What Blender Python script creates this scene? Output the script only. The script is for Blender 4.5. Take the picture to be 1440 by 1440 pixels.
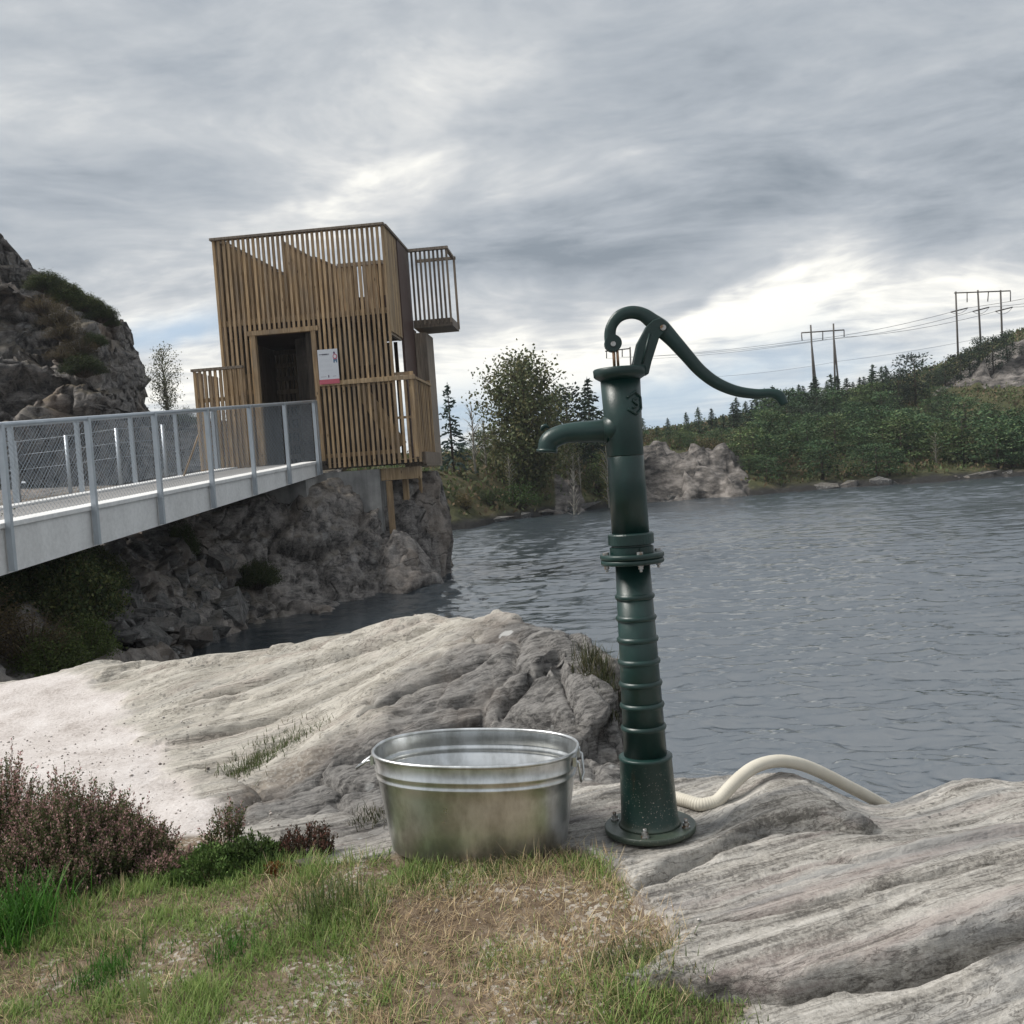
import bpy, bmesh, math, random
import numpy as np
from mathutils import Vector, Matrix

for _o in list(bpy.data.objects):
    bpy.data.objects.remove(_o)
scene = bpy.context.scene
COL = scene.collection
rad = math.radians

# ------------------------------------------------------------------ camera
CAM = np.array((0.0, 0.0, 2.1))
FPX = 1400.0                      # focal length in pixels of the 1440 px wide photograph
PITCH, ROLL = rad(2.33), rad(4.1)
cp, sp, ca, sa = math.cos(PITCH), math.sin(PITCH), math.cos(ROLL), math.sin(ROLL)
F_ = np.array((0, cp, -sp)); U0 = np.array((0, sp, cp)); X0 = np.array((1.0, 0, 0))
R_ = ca * X0 - sa * U0
U_ = sa * X0 + ca * U0
cam_data = bpy.data.cameras.new('camera')
cam = bpy.data.objects.new('camera', cam_data); COL.objects.link(cam)
cam.matrix_world = Matrix(((R_[0], U_[0], -F_[0], CAM[0]), (R_[1], U_[1], -F_[1], CAM[1]),
                           (R_[2], U_[2], -F_[2], CAM[2]), (0, 0, 0, 1)))
cam_data.sensor_width = 36.0
cam_data.lens = 36.0 * FPX / 1440.0
cam_data.clip_start = 0.05
cam_data.clip_end = 3000
scene.camera = cam
scene.render.engine = 'CYCLES'
scene.cycles.use_denoising = True
scene.cycles.max_bounces = 5
scene.cycles.diffuse_bounces = 2
scene.cycles.glossy_bounces = 3
scene.cycles.transparent_max_bounces = 5
scene.cycles.caustics_reflective = False
scene.cycles.caustics_refractive = False
scene.cycles.sample_clamp_indirect = 4.0
scene.view_settings.view_transform = 'Standard'
scene.view_settings.look = 'None'
scene.view_settings.gamma = 1.0
scene.view_settings.use_curve_mapping = False
scene.view_settings.exposure = 1.45

def ray(px, py):
    return F_ + ((px - 720) / FPX) * R_ + ((720 - py) / FPX) * U_
def PY(px, py, y):                 # the point of that direction at distance y into the scene
    d = ray(px, py); return CAM + d * (y / d[1])
def PZ(px, py, z):                 # the point of that direction at height z
    d = ray(px, py); return CAM + d * ((z - CAM[2]) / d[2])

# ------------------------------------------------------------------ node helper
class NT:
    def __init__(self, tree):
        self.t = tree; self.n = tree.nodes; self.l = tree.links
        for x in list(self.n): self.n.remove(x)
    def new(self, kind, **kw):
        x = self.n.new(kind)
        for k, v in kw.items(): setattr(x, k, v)
        return x
    def put(self, sock, v):
        if v is None: return
        if isinstance(v, bpy.types.NodeSocket): self.l.new(v, sock)
        else:
            if hasattr(sock.default_value, '__len__') and not hasattr(v, '__len__'):
                v = (v,) * len(sock.default_value)
            if hasattr(v, '__len__') and len(sock.default_value) == 4 and len(v) == 3: v = (*v, 1)
            sock.default_value = v
    def m(self, op, a, b=None, c=None, clamp=False):
        x = self.new('ShaderNodeMath', operation=op, use_clamp=clamp)
        for s, v in zip(x.inputs, (a, b, c)): self.put(s, v)
        return x.outputs[0]
    def v(self, op, a, b=None, s=None):
        x = self.new('ShaderNodeVectorMath', operation=op)
        self.put(x.inputs[0], a)
        if b is not None: self.put(x.inputs[1], b)
        if s is not None: self.put(x.inputs[3], s)
        return x.outputs[1] if op in ('DOT_PRODUCT', 'LENGTH', 'DISTANCE') else x.outputs[0]
    def mix(self, f, a, b, mode='MIX'):
        x = self.new('ShaderNodeMix', data_type='RGBA', blend_type=mode, clamp_factor=True)
        self.put(x.inputs[0], f); self.put(x.inputs[6], a); self.put(x.inputs[7], b)
        return x.outputs[2]
    def noise(self, vec, scale, detail=4, rough=0.55, dist=0.0, col=False):
        x = self.new('ShaderNodeTexNoise')
        self.put(x.inputs['Vector'], vec); self.put(x.inputs['Scale'], scale); self.put(x.inputs['Detail'], detail)
        self.put(x.inputs['Roughness'], rough); self.put(x.inputs['Distortion'], dist)
        return x.outputs['Color' if col else 'Fac']
    def voro(self, vec, scale, feature='F1', out='Distance', rnd=1.0):
        x = self.new('ShaderNodeTexVoronoi', feature=feature)
        self.put(x.inputs['Vector'], vec); self.put(x.inputs['Scale'], scale); self.put(x.inputs['Randomness'], rnd)
        return x.outputs[out]
    def ramp(self, f, stops, interp='LINEAR'):
        x = self.new('ShaderNodeValToRGB'); e = x.color_ramp.elements
        x.color_ramp.interpolation = interp
        while len(e) < len(stops): e.new(0.5)
        for k, (p, c) in enumerate(stops):
            e[k].position = p
            e[k].color = (c, c, c, 1) if not hasattr(c, '__len__') else (*c[:3], 1)
        self.put(x.inputs[0], f); return x.outputs[0]
    def smooth(self, v, a, b):
        x = self.new('ShaderNodeMapRange', interpolation_type='SMOOTHSTEP')
        self.put(x.inputs[0], v); self.put(x.inputs[1], a); self.put(x.inputs[2], b)
        return x.outputs[0]
    def mapping(self, vec, loc=(0, 0, 0), rot=(0, 0, 0), scale=(1, 1, 1)):
        x = self.new('ShaderNodeMapping')
        self.put(x.inputs[0], vec); x.inputs[1].default_value = loc; x.inputs[2].default_value = rot
        x.inputs[3].default_value = scale
        return x.outputs[0]
    def bump(self, h, strength=0.5, dist=0.01, normal=None):
        x = self.new('ShaderNodeBump'); self.put(x.inputs['Strength'], strength); self.put(x.inputs['Distance'], dist)
        self.put(x.inputs['Height'], h)
        if normal is not None: self.put(x.inputs['Normal'], normal)
        return x.outputs[0]
    def attr(self, name, out='Color'):
        x = self.new('ShaderNodeAttribute', attribute_name=name); return x.outputs[out]
    def coord(self, out='Object'): return self.new('ShaderNodeTexCoord').outputs[out]
    def pos(self): return self.new('ShaderNodeNewGeometry').outputs['Position']
    def rnd(self): return self.new('ShaderNodeObjectInfo').outputs['Random']
    def sep(self, v):
        x = self.new('ShaderNodeSeparateXYZ'); self.put(x.inputs[0], v); return x.outputs
    def comb(self, a, b, c):
        x = self.new('ShaderNodeCombineXYZ')
        for s, v in zip(x.inputs, (a, b, c)): self.put(s, v)
        return x.outputs[0]

def material(name):
    mt = bpy.data.materials.new(name); mt.use_nodes = True
    return mt, NT(mt.node_tree)
def principled(T, color, rough=0.8, metal=0.0, normal=None, spec=0.5, **kw):
    b = T.new('ShaderNodeBsdfPrincipled')
    T.put(b.inputs['Base Color'], color); T.put(b.inputs['Roughness'], rough); T.put(b.inputs['Metallic'], metal)
    T.put(b.inputs['Specular IOR Level'], spec)
    if normal is not None: T.put(b.inputs['Normal'], normal)
    for k, v in kw.items(): T.put(b.inputs[k], v)
    o = T.new('ShaderNodeOutputMaterial'); T.l.new(b.outputs[0], o.inputs[0])
    return b

# ------------------------------------------------------------------ sky and sun
SUN_AZ, SUN_EL = rad(-88), rad(52)          # behind the cloud, to the left
world = bpy.data.worlds.new('World'); scene.world = world; world.use_nodes = True
T = NT(world.node_tree)
sky = T.new('ShaderNodeTexSky', sky_type='NISHITA', sun_disc=False)
sky.sun_elevation = SUN_EL; sky.sun_rotation = SUN_AZ
sky.air_density = 1.0; sky.dust_density = 1.5; sky.ozone_density = 1.0
d = T.v('NORMALIZE', T.coord('Generated'))
dx, dy, dz = T.sep(d)
el = T.m('ARCSINE', dz)
az = T.m('ARCTAN2', dx, dy)
zc = T.m('MAXIMUM', dz, 0.0)
den = T.m('ADD', zc, 0.10)
plane = T.comb(T.m('DIVIDE', dx, den), T.m('DIVIDE', dy, den), 0.0)
warp = T.noise(plane, 0.9, 2, 0.5, col=True)
plane_w = T.v('ADD', plane, T.v('SCALE', T.v('SUBTRACT', warp, (0.5, 0.5, 0.5)), s=0.9))
big = T.noise(T.mapping(plane_w, loc=(3.1, 7.7, 0), scale=(0.55, 0.8, 1)), 1.0, 3, 0.5)
mid = T.noise(T.mapping(plane_w, loc=(1.3, 2.2, 4), rot=(0, 0, rad(18)), scale=(1.0, 1.4, 1)), 2.2, 7, 0.61)
streak = T.noise(T.mapping(T.comb(az, el, 0), rot=(0, 0, rad(-10)), scale=(2.4, 8.0, 1)), 1.9, 5, 0.58, 0.4)
wz = T.noise(T.comb(az, el, 2.0), 5.5, 4, 0.6, col=True)
ae2 = T.v('ADD', T.comb(az, el, 0.0), T.v('MULTIPLY', T.v('SUBTRACT', wz, (0.5, 0.5, 0.5)), (0.26, 0.11, 0.0)))
el2 = T.sep(ae2)[1]
def sky_blob(px, py, sx, sy, tilt, amp, acc):
    dd = ray(px, py); dd = dd / np.linalg.norm(dd)
    a0, e0 = math.atan2(dd[0], dd[1]), math.asin(dd[2])
    mp = T.new('ShaderNodeMapping', vector_type='TEXTURE'); T.put(mp.inputs[0], ae2)
    mp.inputs[1].default_value = (a0, e0, 0); mp.inputs[2].default_value = (0, 0, rad(tilt)); mp.inputs[3].default_value = (sx / FPX, sy / FPX, 1)
    return T.m('MULTIPLY_ADD', T.m('POWER', 0.36788, T.v('DOT_PRODUCT', mp.outputs[0], mp.outputs[0])), amp, acc)
dens = T.m('ADD', T.m('MULTIPLY', T.m('SUBTRACT', big, 0.5), 0.55), T.m('MULTIPLY', T.m('SUBTRACT', mid, 0.5), 1.2))
dens = T.m('ADD', dens, T.m('MULTIPLY', T.m('SUBTRACT', streak, 0.5), 0.45))
for b in ((330, 205, 300, 60, 8, 0.16), (470, 290, 170, 45, 22, 0.24), (560, 130, 110, 60, 50, 0.08), (620, 210, 120, 60, 60, 0.20), (210, 355, 150, 20, 14, 0.20),
          (740, 90, 55, 30, -30, 0.08), (260, 440, 200, 26, 4, 0.30), (1150, 400, 350, 30, 10, 0.16), (1000, 470, 700, 50, 4, 0.36),
          (660, 285, 260, 26, 8, 0.20), (850, 160, 120, 40, 10, 0.10), (440, 280, 60, 20, 20, 0.12),
          (150, 255, 230, 46, 6, -0.30), (80, 375, 260, 34, 6, -0.20), (720, 350, 330, 52, 4, -0.25), (900, 330, 260, 46, 8, -0.07),
          (1420, 320, 240, 70, 14, -0.30), (1150, 240, 360, 90, 6, -0.13), (980, 80, 420, 100, 0, -0.15), (100, 40, 400, 80, 0, -0.10),
          (960, 425, 90, 14, 14, -0.24), (420, 100, 90, 40, 0, -0.10), (1300, 80, 260, 90, 10, -0.08)):
    dens = sky_blob(*b, dens)
dens = T.m('ADD', dens, T.m('MULTIPLY', T.m('SUBTRACT', 1.0, T.smooth(el2, 0.06, 0.21)), 0.33))
v = T.m('ADD', dens, 0.485)
cloud = T.ramp(v, [(0.0, (2.5, 2.9, 3.35)), (0.30, (3.9, 4.3, 4.75)), (0.55, (5.2, 5.5, 5.8)), (0.75, (7.0, 7.1, 7.1)), (0.98, (10.4, 10.2, 9.5))])
clear = T.mix(0.72, sky.outputs[0], (4.4, 6.0, 7.9))
gap_n = T.noise(T.mapping(ae2, loc=(0, 0, 5), scale=(1.4, 7.0, 1)), 1.5, 4, 0.55)
gap = T.m('MULTIPLY', T.smooth(gap_n, 0.40, 0.62), T.m('SUBTRACT', 1.0, T.smooth(el2, 0.02, 0.10)))
for b in ((960, 555, 260, 42, 4, 0.7), (230, 478, 150, 24, 6, 0.8), (640, 575, 90, 45, 0, 0.5)):
    gap = sky_blob(*b, gap)
col = T.mix(T.m('MINIMUM', gap, 0.85), cloud, clear)
low = T.m('SUBTRACT', 1.0, T.smooth(el, -0.02, 0.0))
col = T.mix(low, col, (1.6, 1.7, 1.8))
bg = T.new('ShaderNodeBackground'); T.put(bg.inputs[0], T.v('SCALE', col, s=0.80)); bg.inputs[1].default_value = 0.05
world.cycles.sampling_method = 'NONE'
wo = T.new('ShaderNodeOutputWorld'); T.l.new(bg.outputs[0], wo.inputs[0])

sun_d = bpy.data.lights.new('sun', 'SUN'); sun_d.energy = 1.5; sun_d.angle = rad(22); sun_d.color = (1.0, 0.96, 0.9)
sun = bpy.data.objects.new('sun', sun_d); COL.objects.link(sun)
sdir = Vector((math.sin(SUN_AZ) * math.cos(SUN_EL), math.cos(SUN_AZ) * math.cos(SUN_EL), math.sin(SUN_EL)))
sun.rotation_euler = sdir.to_track_quat('Z', 'Y').to_euler()
sun.location = (0, 0, 30)

# ------------------------------------------------------------------ object helpers
def tag(o, label=None, cat=None, group=None, kind=None):
    if label: o['label'] = label
    if cat: o['category'] = cat
    if group: o['group'] = group
    if kind: o['kind'] = kind
    return o
def thing(name, loc, label, cat, group=None, rz=0.0):
    o = bpy.data.objects.new(name, None); COL.objects.link(o); o.empty_display_size = 0.1
    o.location = loc; o.rotation_euler = (0, 0, rz)
    return tag(o, label, cat, group)
def link(name, me, mats, parent=None, smooth=False):
    o = bpy.data.objects.new(name, me); COL.objects.link(o)
    if mats is not None and not len(me.materials):
        for mm in (mats if isinstance(mats, (list, tuple)) else (mats,)): me.materials.append(mm)
    if parent is not None: o.parent = parent
    return o
def np_mesh(name, verts, faces, smooth=False, col=None, colname='col'):
    """faces: (n,k) int array; verts (m,3); col (m,3|4) point colours"""
    verts = np.asarray(verts, dtype=np.float32); faces = np.asarray(faces, dtype=np.int32)
    me = bpy.data.meshes.new(name)
    me.vertices.add(len(verts)); me.vertices.foreach_set('co', verts.ravel())
    k = faces.shape[1]
    me.loops.add(faces.size); me.loops.foreach_set('vertex_index', faces.ravel())
    me.polygons.add(len(faces)); me.polygons.foreach_set('loop_start', np.arange(0, faces.size, k, dtype=np.int32))
    me.polygons.foreach_set('loop_total', np.full(len(faces), k, dtype=np.int32))
    if smooth: me.polygons.foreach_set('use_smooth', np.ones(len(faces), dtype=bool))
    me.update(calc_edges=True)
    if col is not None:
        col = np.asarray(col, dtype=np.float32)
        if col.shape[1] == 3: col = np.hstack([col, np.ones((len(col), 1), np.float32)])
        at = me.attributes.new(colname, 'FLOAT_COLOR', 'POINT'); at.data.foreach_set('color', col.ravel())
    return me
class MB:
    """collects shapes into one mesh"""
    def __init__(self): self.v = []; self.f = []; self.s = []
    def add(self, vs, fs, smooth=False):
        n = len(self.v); self.v += [tuple(map(float, p)) for p in vs]
        self.f += [tuple(i + n for i in q) for q in fs]; self.s += [smooth] * len(fs); return self
    def box(self, a, b):
        (x0, y0, z0), (x1, y1, z1) = a, b
        return self.add([(x0, y0, z0), (x1, y0, z0), (x1, y1, z0), (x0, y1, z0), (x0, y0, z1), (x1, y0, z1), (x1, y1, z1), (x0, y1, z1)],
                        [(0, 3, 2, 1), (4, 5, 6, 7), (0, 1, 5, 4), (1, 2, 6, 5), (2, 3, 7, 6), (3, 0, 4, 7)])
    def hexa(self, p):   # 8 corners, bottom four then top four
        return self.add(p, [(0, 3, 2, 1), (4, 5, 6, 7), (0, 1, 5, 4), (1, 2, 6, 5), (2, 3, 7, 6), (3, 0, 4, 7)])
    def prism(self, poly, y0, y1):   # outline in x,z between two depths
        n = len(poly)
        vs = [(x, y0, z) for x, z in poly] + [(x, y1, z) for x, z in poly]
        return self.add(vs, [tuple(range(n))[::-1], tuple(range(n, 2 * n))] + [(i, (i + 1) % n, n + (i + 1) % n, n + i) for i in range(n)])
    def lathe(self, prof, n=32, c=(0, 0, 0), smooth=True, cap=True):
        vs = []; fs = []
        for r, z in prof:
            for k in range(n):
                a = 2 * math.pi * k / n; vs.append((c[0] + r * math.cos(a), c[1] + r * math.sin(a), c[2] + z))
        for i in range(len(prof) - 1):
            for k in range(n):
                k2 = (k + 1) % n; fs.append((i * n + k, i * n + k2, (i + 1) * n + k2, (i + 1) * n + k))
        self.add(vs, fs, smooth)
        if cap:
            m = len(self.v) - len(vs)
            self.f.append(tuple(m + k for k in range(n))[::-1]); self.s.append(False)
            self.f.append(tuple(m + (len(prof) - 1) * n + k for k in range(n))); self.s.append(False)
        return self
    def tube(self, pts, rs, n=10, smooth=True, up=(0, 1, 0), sx=1.0, sy=1.0, cap=True):
        pts = [Vector(p) for p in pts]
        if not hasattr(rs, '__len__'): rs = [rs] * len(pts)
        vs = []; fs = []; ref = Vector(up)
        for i, p in enumerate(pts):
            t = (pts[min(i + 1, len(pts) - 1)] - pts[max(i - 1, 0)])
            if t.length < 1e-9: t = Vector((0, 0, 1))
            t.normalize()
            a = ref - t * ref.dot(t)
            if a.length < 1e-3: a = Vector((1, 0, 0)) - t * t.x
            a.normalize(); b = t.cross(a)
            for k in range(n):
                th = 2 * math.pi * k / n + math.pi / n
                vs.append(p + a * (math.cos(th) * rs[i] * sx) + b * (math.sin(th) * rs[i] * sy))
        for i in range(len(pts) - 1):
            for k in range(n):
                k2 = (k + 1) % n; fs.append((i * n + k, (i + 1) * n + k, (i + 1) * n + k2, i * n + k2))
        m = len(self.v); self.add(vs, fs, smooth)
        if cap:
            self.f.append(tuple(m + k for k in range(n))); self.s.append(False)
            self.f.append(tuple(m + (len(pts) - 1) * n + k for k in range(n))[::-1]); self.s.append(False)
        return self
    def mesh(self, name):
        me = bpy.data.meshes.new(name); me.from_pydata(self.v, [], self.f); me.update()
        me.polygons.foreach_set('use_smooth', self.s)
        bm = bmesh.new(); bm.from_mesh(me); bmesh.ops.recalc_face_normals(bm, faces=bm.faces); bm.to_mesh(me); bm.free()
        return me
    def build(self, name, mat, parent=None, bevel=0.0):
        o = link(name, self.mesh(name), mat, parent)
        if bevel:
            bv = o.modifiers.new('bevel', 'BEVEL'); bv.width = bevel; bv.segments = 2; bv.limit_method = 'ANGLE'
        return o
def spline(pts, n):
    """Catmull-Rom through pts -> n points"""
    P = np.asarray(pts, float); P = np.vstack([2 * P[0] - P[1], P, 2 * P[-1] - P[-2]]); m = len(P) - 3
    out = []
    for t in np.linspace(0, m - 1e-6, n):
        i = int(t); u = t - i; a, b, c, e = P[i:i + 4]
        out.append(0.5 * ((2 * b) + (c - a) * u + (2 * a - 5 * b + 4 * c - e) * u * u + (3 * b - a - 3 * c + e) * u ** 3))
    return np.array(out)

# ------------------------------------------------------------------ noise in numpy
def _h(ix, iy, iz, seed):
    h = (ix.astype(np.int64) * 374761393 + iy.astype(np.int64) * 668265263 + iz.astype(np.int64) * 2147483647 + seed * 1274126177) & 0xFFFFFFFF
    h = ((h ^ (h >> 13)) * 1274126177) & 0xFFFFFFFF
    h = ((h ^ (h >> 16)) * 2246822519) & 0xFFFFFFFF
    return ((h ^ (h >> 15)) & 0xFFFFFF) / float(0x1000000)
def vnoise(p, seed=0):
    p = np.asarray(p, float); i = np.floor(p).astype(np.int64); f = p - i
    f = f * f * f * (f * (f * 6 - 15) + 10)
    r = 0
    for a in (0, 1):
        for b in (0, 1):
            for c in (0, 1):
                w = (f[:, 0] if a else 1 - f[:, 0]) * (f[:, 1] if b else 1 - f[:, 1]) * (f[:, 2] if c else 1 - f[:, 2])
                r = r + w * _h(i[:, 0] + a, i[:, 1] + b, i[:, 2] + c, seed)
    return r * 2 - 1
def fbm(p, octv=4, seed=0, gain=0.5, lac=2.03):
    p = np.asarray(p, float); r = 0; a = 1.0; s = 0
    for k in range(octv):
        r = r + a * vnoise(p * (lac ** k) + 17.3 * k, seed + k); s += a; a *= gain
    return r / s
def worley(p, seed=0):
    """F1, F2, cell random, offset vector to nearest feature point"""
    p = np.asarray(p, float); i = np.floor(p).astype(np.int64)
    F1 = np.full(len(p), 9.0); F2 = np.full(len(p), 9.0); ID = np.zeros(len(p)); OFF = np.zeros_like(p)
    for a in (-1, 0, 1):
        for b in (-1, 0, 1):
            for c in (-1, 0, 1):
                j = i + np.array((a, b, c))
                q = np.stack([j[:, k] + _h(j[:, 0], j[:, 1], j[:, 2], seed + 11 + k) for k in range(3)], 1)
                dv = p - q; dd = np.sqrt((dv ** 2).sum(1))
                near = dd < F1
                F2 = np.where(near, F1, np.minimum(F2, dd))
                ID = np.where(near, _h(j[:, 0], j[:, 1], j[:, 2], seed + 29), ID)
                OFF = np.where(near[:, None], dv, OFF)
                F1 = np.where(near, dd, F1)
    return F1, F2, ID, OFF
def blocks(p, seed=0, tilt=0.6):
    """faceted broken-rock displacement: every cell has its own level and tilt; second value is the nearness to a crack"""
    F1, F2, ID, OFF = worley(p, seed)
    g = np.stack([np.sin(ID * 91.7), np.cos(ID * 57.3), np.sin(ID * 133.1 + 1)], 1)
    crack = np.clip(1 - (F2 - F1) / 0.13, 0, 1)
    return (ID - 0.5) + tilt * (g * OFF).sum(1), crack
def sstep(x, a, b):
    t = np.clip((x - a) / (b - a), 0, 1); return t * t * (3 - 2 * t)
def tps_fit(P, z, lam=1e-4):
    P = np.asarray(P, float); n = len(P)
    d2 = ((P[:, None] - P[None]) ** 2).sum(-1)
    K = np.where(d2 > 0, 0.5 * d2 * np.log(np.maximum(d2, 1e-12)), 0) + lam * np.eye(n)
    Q = np.hstack([np.ones((n, 1)), P]); A = np.block([[K, Q], [Q.T, np.zeros((3, 3))]])
    return P, np.linalg.solve(A, np.concatenate([z, np.zeros(3)]))
def tps_eval(fit, X):
    P, w = fit; n = len(P); out = np.empty(len(X))
    for s in range(0, len(X), 40000):
        x = X[s:s + 40000]; d2 = ((x[:, None] - P[None]) ** 2).sum(-1)
        out[s:s + 40000] = (0.5 * d2 * np.log(np.maximum(d2, 1e-12))) @ w[:n] + w[n] + x @ w[n + 1:]
    return out
def poly_sd(X, poly):
    """signed distance to polygon, positive inside"""
    poly = np.asarray(poly, float); n = len(poly); dist = np.full(len(X), 1e9); inside = np.zeros(len(X), bool)
    for i in range(n):
        a, b = poly[i], poly[(i + 1) % n]; e = b - a; w = X - a
        t = np.clip((w @ e) / max(e @ e, 1e-12), 0, 1)
        dist = np.minimum(dist, np.sqrt(((w - t[:, None] * e) ** 2).sum(1)))
        c1 = (a[1] <= X[:, 1]) != (b[1] <= X[:, 1])
        with np.errstate(divide='ignore', invalid='ignore'):
            xi = a[0] + (X[:, 1] - a[1]) / (b[1] - a[1] if b[1] != a[1] else 1e-9) * e[0]
        inside ^= c1 & (X[:, 0] < xi)
    return np.where(inside, dist, -dist)
def line_sd(X, pts):
    """distance to a polyline, signed (+ on its left), and the running parameter 0..1"""
    pts = np.asarray(pts, float); best = np.full(len(X), 1e9); side = np.zeros(len(X)); par = np.zeros(len(X))
    L = np.concatenate([[0], np.cumsum(np.sqrt(((pts[1:] - pts[:-1]) ** 2).sum(1)))])
    for i in range(len(pts) - 1):
        a, b = pts[i], pts[i + 1]; e = b - a; w = X - a
        t = np.clip((w @ e) / (e @ e), 0, 1); dd = np.sqrt(((w - t[:, None] * e) ** 2).sum(1))
        nb = dd < best; best = np.where(nb, dd, best)
        side = np.where(nb, np.sign(e[0] * w[:, 1] - e[1] * w[:, 0]), side)
        par = np.where(nb, (L[i] + t * (L[i + 1] - L[i])) / L[-1], par)
    return best * side, par
def grid_faces(nu, nv):
    i = np.arange(nu - 1)[:, None]; j = np.arange(nv - 1)[None]
    a = (i * nv + j).ravel(); return np.stack([a, a + nv, a + nv + 1, a + 1], 1)
# ------------------------------------------------------------------ rock, soil, sand and water materials
def rock_material(name, dark, light, warm, zone=False, lichen=0.5, scale=1.0, bump=0.6, strata_rot=21, strata=1.0, moss=0.0):
    mt, T = material(name)
    P = T.pos()
    S = T.mapping(T.mapping(P, rot=(0, 0, -rad(strata_rot))), scale=(0.2 * scale, 3.2 * scale, 3.2 * scale))
    n_band = T.noise(S, 3.2, 8, 0.62, 0.6)
    n_fine = T.noise(S, 17.0, 6, 0.65, 0.3)
    n_big = T.noise(P, 1.3 * scale, 4, 0.55)
    n_mott = T.noise(P, 9.0 * scale, 8, 0.68)
    n_grit = T.noise(P, 85.0 * scale, 5, 0.75)
    f = T.m('ADD', T.m('MULTIPLY', n_band, 0.55 * strata), T.m('MULTIPLY', n_mott, 0.55 + 0.45 * (1 - strata)))
    f = T.m('ADD', f, T.m('MULTIPLY', T.m('SUBTRACT', n_fine, 0.5), 0.95 * strata))
    lines = T.m('MULTIPLY', T.m('SUBTRACT', 1.0, T.smooth(T.m('ABSOLUTE', T.m('SUBTRACT', T.noise(S, 5.5, 6, 0.6, 0.8), 0.5)), 0.0, 0.022)), strata)
    f = T.m('ADD', f, T.m('MULTIPLY', T.m('SUBTRACT', n_grit, 0.5), 0.35))
    c = T.ramp(T.m('SUBTRACT', f, 0.04 * 1), [(0.36, dark), (0.49, tuple((a + b) / 2 for a, b in zip(dark, light))), (0.64, light)])
    c = T.mix(T.smooth(n_big, 0.48, 0.68), c, T.mix(0.55, c, warm))
    dk = T.smooth(T.noise(S, 1.4, 5, 0.6, 0.4), 0.58, 0.72)
    c = T.mix(T.m('MULTIPLY', dk, 0.45), c, tuple(x * 0.55 for x in dark))
    if lichen > 0:
        sp1 = T.voro(T.v('ADD', P, T.v('SCALE', T.noise(P, 14, 3, col=True), s=0.10)), 7.0 * scale)
        patch = T.smooth(T.noise(P, 2.1 * scale, 3), 0.48, 0.62)
        lf = T.m('MULTIPLY', T.m('SUBTRACT', 1.0, T.smooth(T.m('ADD', sp1, T.m('MULTIPLY', n_mott, 0.25)), 0.30, 0.42)), patch)
        bl = T.m('MULTIPLY', T.smooth(T.noise(P, 5.0 * scale, 6, 0.7), 0.60, 0.70), 0.7)
    if zone:
        zr, zg, zb = T.sep(T.attr('zone'))
        pale = zb
        lf = T.m('MULTIPLY', lf, T.m('SUBTRACT', 1.0, T.m('MULTIPLY', pale, 0.9)))
        bl = T.m('MULTIPLY', bl, T.m('SUBTRACT', 1.0, T.m('MULTIPLY', pale, 0.75)))
    if lichen > 0:
        c = T.mix(T.m('MULTIPLY', bl, lichen * 1.1), c, (0.035, 0.034, 0.034))
        c = T.mix(T.m('MULTIPLY', lf, lichen * 1.5), c, (0.42, 0.42, 0.41))
    crk = T.voro(T.v('ADD', T.mapping(P, scale=(1, 1, 1.6)), T.v('SCALE', T.noise(P, 2.2 * scale, 4, col=True), s=0.5 / scale)), 1.7 * scale, 'DISTANCE_TO_EDGE')
    crk = T.m('MULTIPLY', T.smooth(crk, 0.0, 0.045), 1.6 * (1 - strata) + 0.5)
    hgt = T.m('ADD', T.m('MULTIPLY', n_fine, 1.0), T.m('ADD', T.m('ADD', T.m('MULTIPLY', n_mott, 0.7), crk), T.m('MULTIPLY', n_grit, 0.9)))
    rough = 0.88
    if zone:
        fp = T.m('ADD', T.m('ADD', T.m('MULTIPLY', n_band, 0.75), T.m('MULTIPLY', n_mott, 0.25)), T.m('ADD', T.m('MULTIPLY', T.m('SUBTRACT', n_fine, 0.5), 0.42), T.m('MULTIPLY', T.m('SUBTRACT', n_grit, 0.5), 0.50)))
        pc = T.ramp(fp, [(0.37, (0.15, 0.14, 0.125)), (0.48, (0.37, 0.348, 0.315)), (0.62, (0.57, 0.543, 0.50))])
        pk = T.smooth(T.noise(S, 2.2, 5, 0.6), 0.52, 0.66)
        pc = T.mix(T.m('MULTIPLY', pk, 0.45), pc, (0.34, 0.27, 0.255))
        gr = T.smooth(T.noise(S, 1.9, 6, 0.62, 0.5), 0.50, 0.64)
        pc = T.mix(T.m('MULTIPLY', gr, 0.6), pc, (0.215, 0.22, 0.225))
        pc = T.mix(T.m('MULTIPLY', T.smooth(T.sep(P)[1], 3.8, 4.6), 0.42), pc, (0.52, 0.48, 0.405))
        pc = T.mix(T.m('MULTIPLY', lines, 0.62), pc, (0.075, 0.068, 0.06))
        lsp = T.m('MULTIPLY', T.m('SUBTRACT', 1.0, T.smooth(T.m('ADD', T.voro(P, 26.0), T.m('MULTIPLY', n_mott, 0.3)), 0.32, 0.40)), T.smooth(T.noise(P, 1.7, 3), 0.5, 0.62))
        pc = T.mix(T.m('MULTIPLY', lsp, 0.6), pc, (0.10, 0.10, 0.095))
        c = T.mix(pale, c, pc)
        # green algae in the damp gully
        # sand
        sn = T.noise(P, 60, 6, 0.7); sb = T.noise(P, 4, 5, 0.6)
        sc = T.ramp(T.m('ADD', T.m('MULTIPLY', sn, 0.5), T.m('MULTIPLY', sb, 0.5)), [(0.36, (0.34, 0.30, 0.275)), (0.48, (0.55, 0.505, 0.48)), (0.62, (0.68, 0.64, 0.62))])
        sc = T.mix(T.smooth(T.noise(P, 130, 2, 0.5), 0.66, 0.74), sc, (0.16, 0.14, 0.12))
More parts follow.
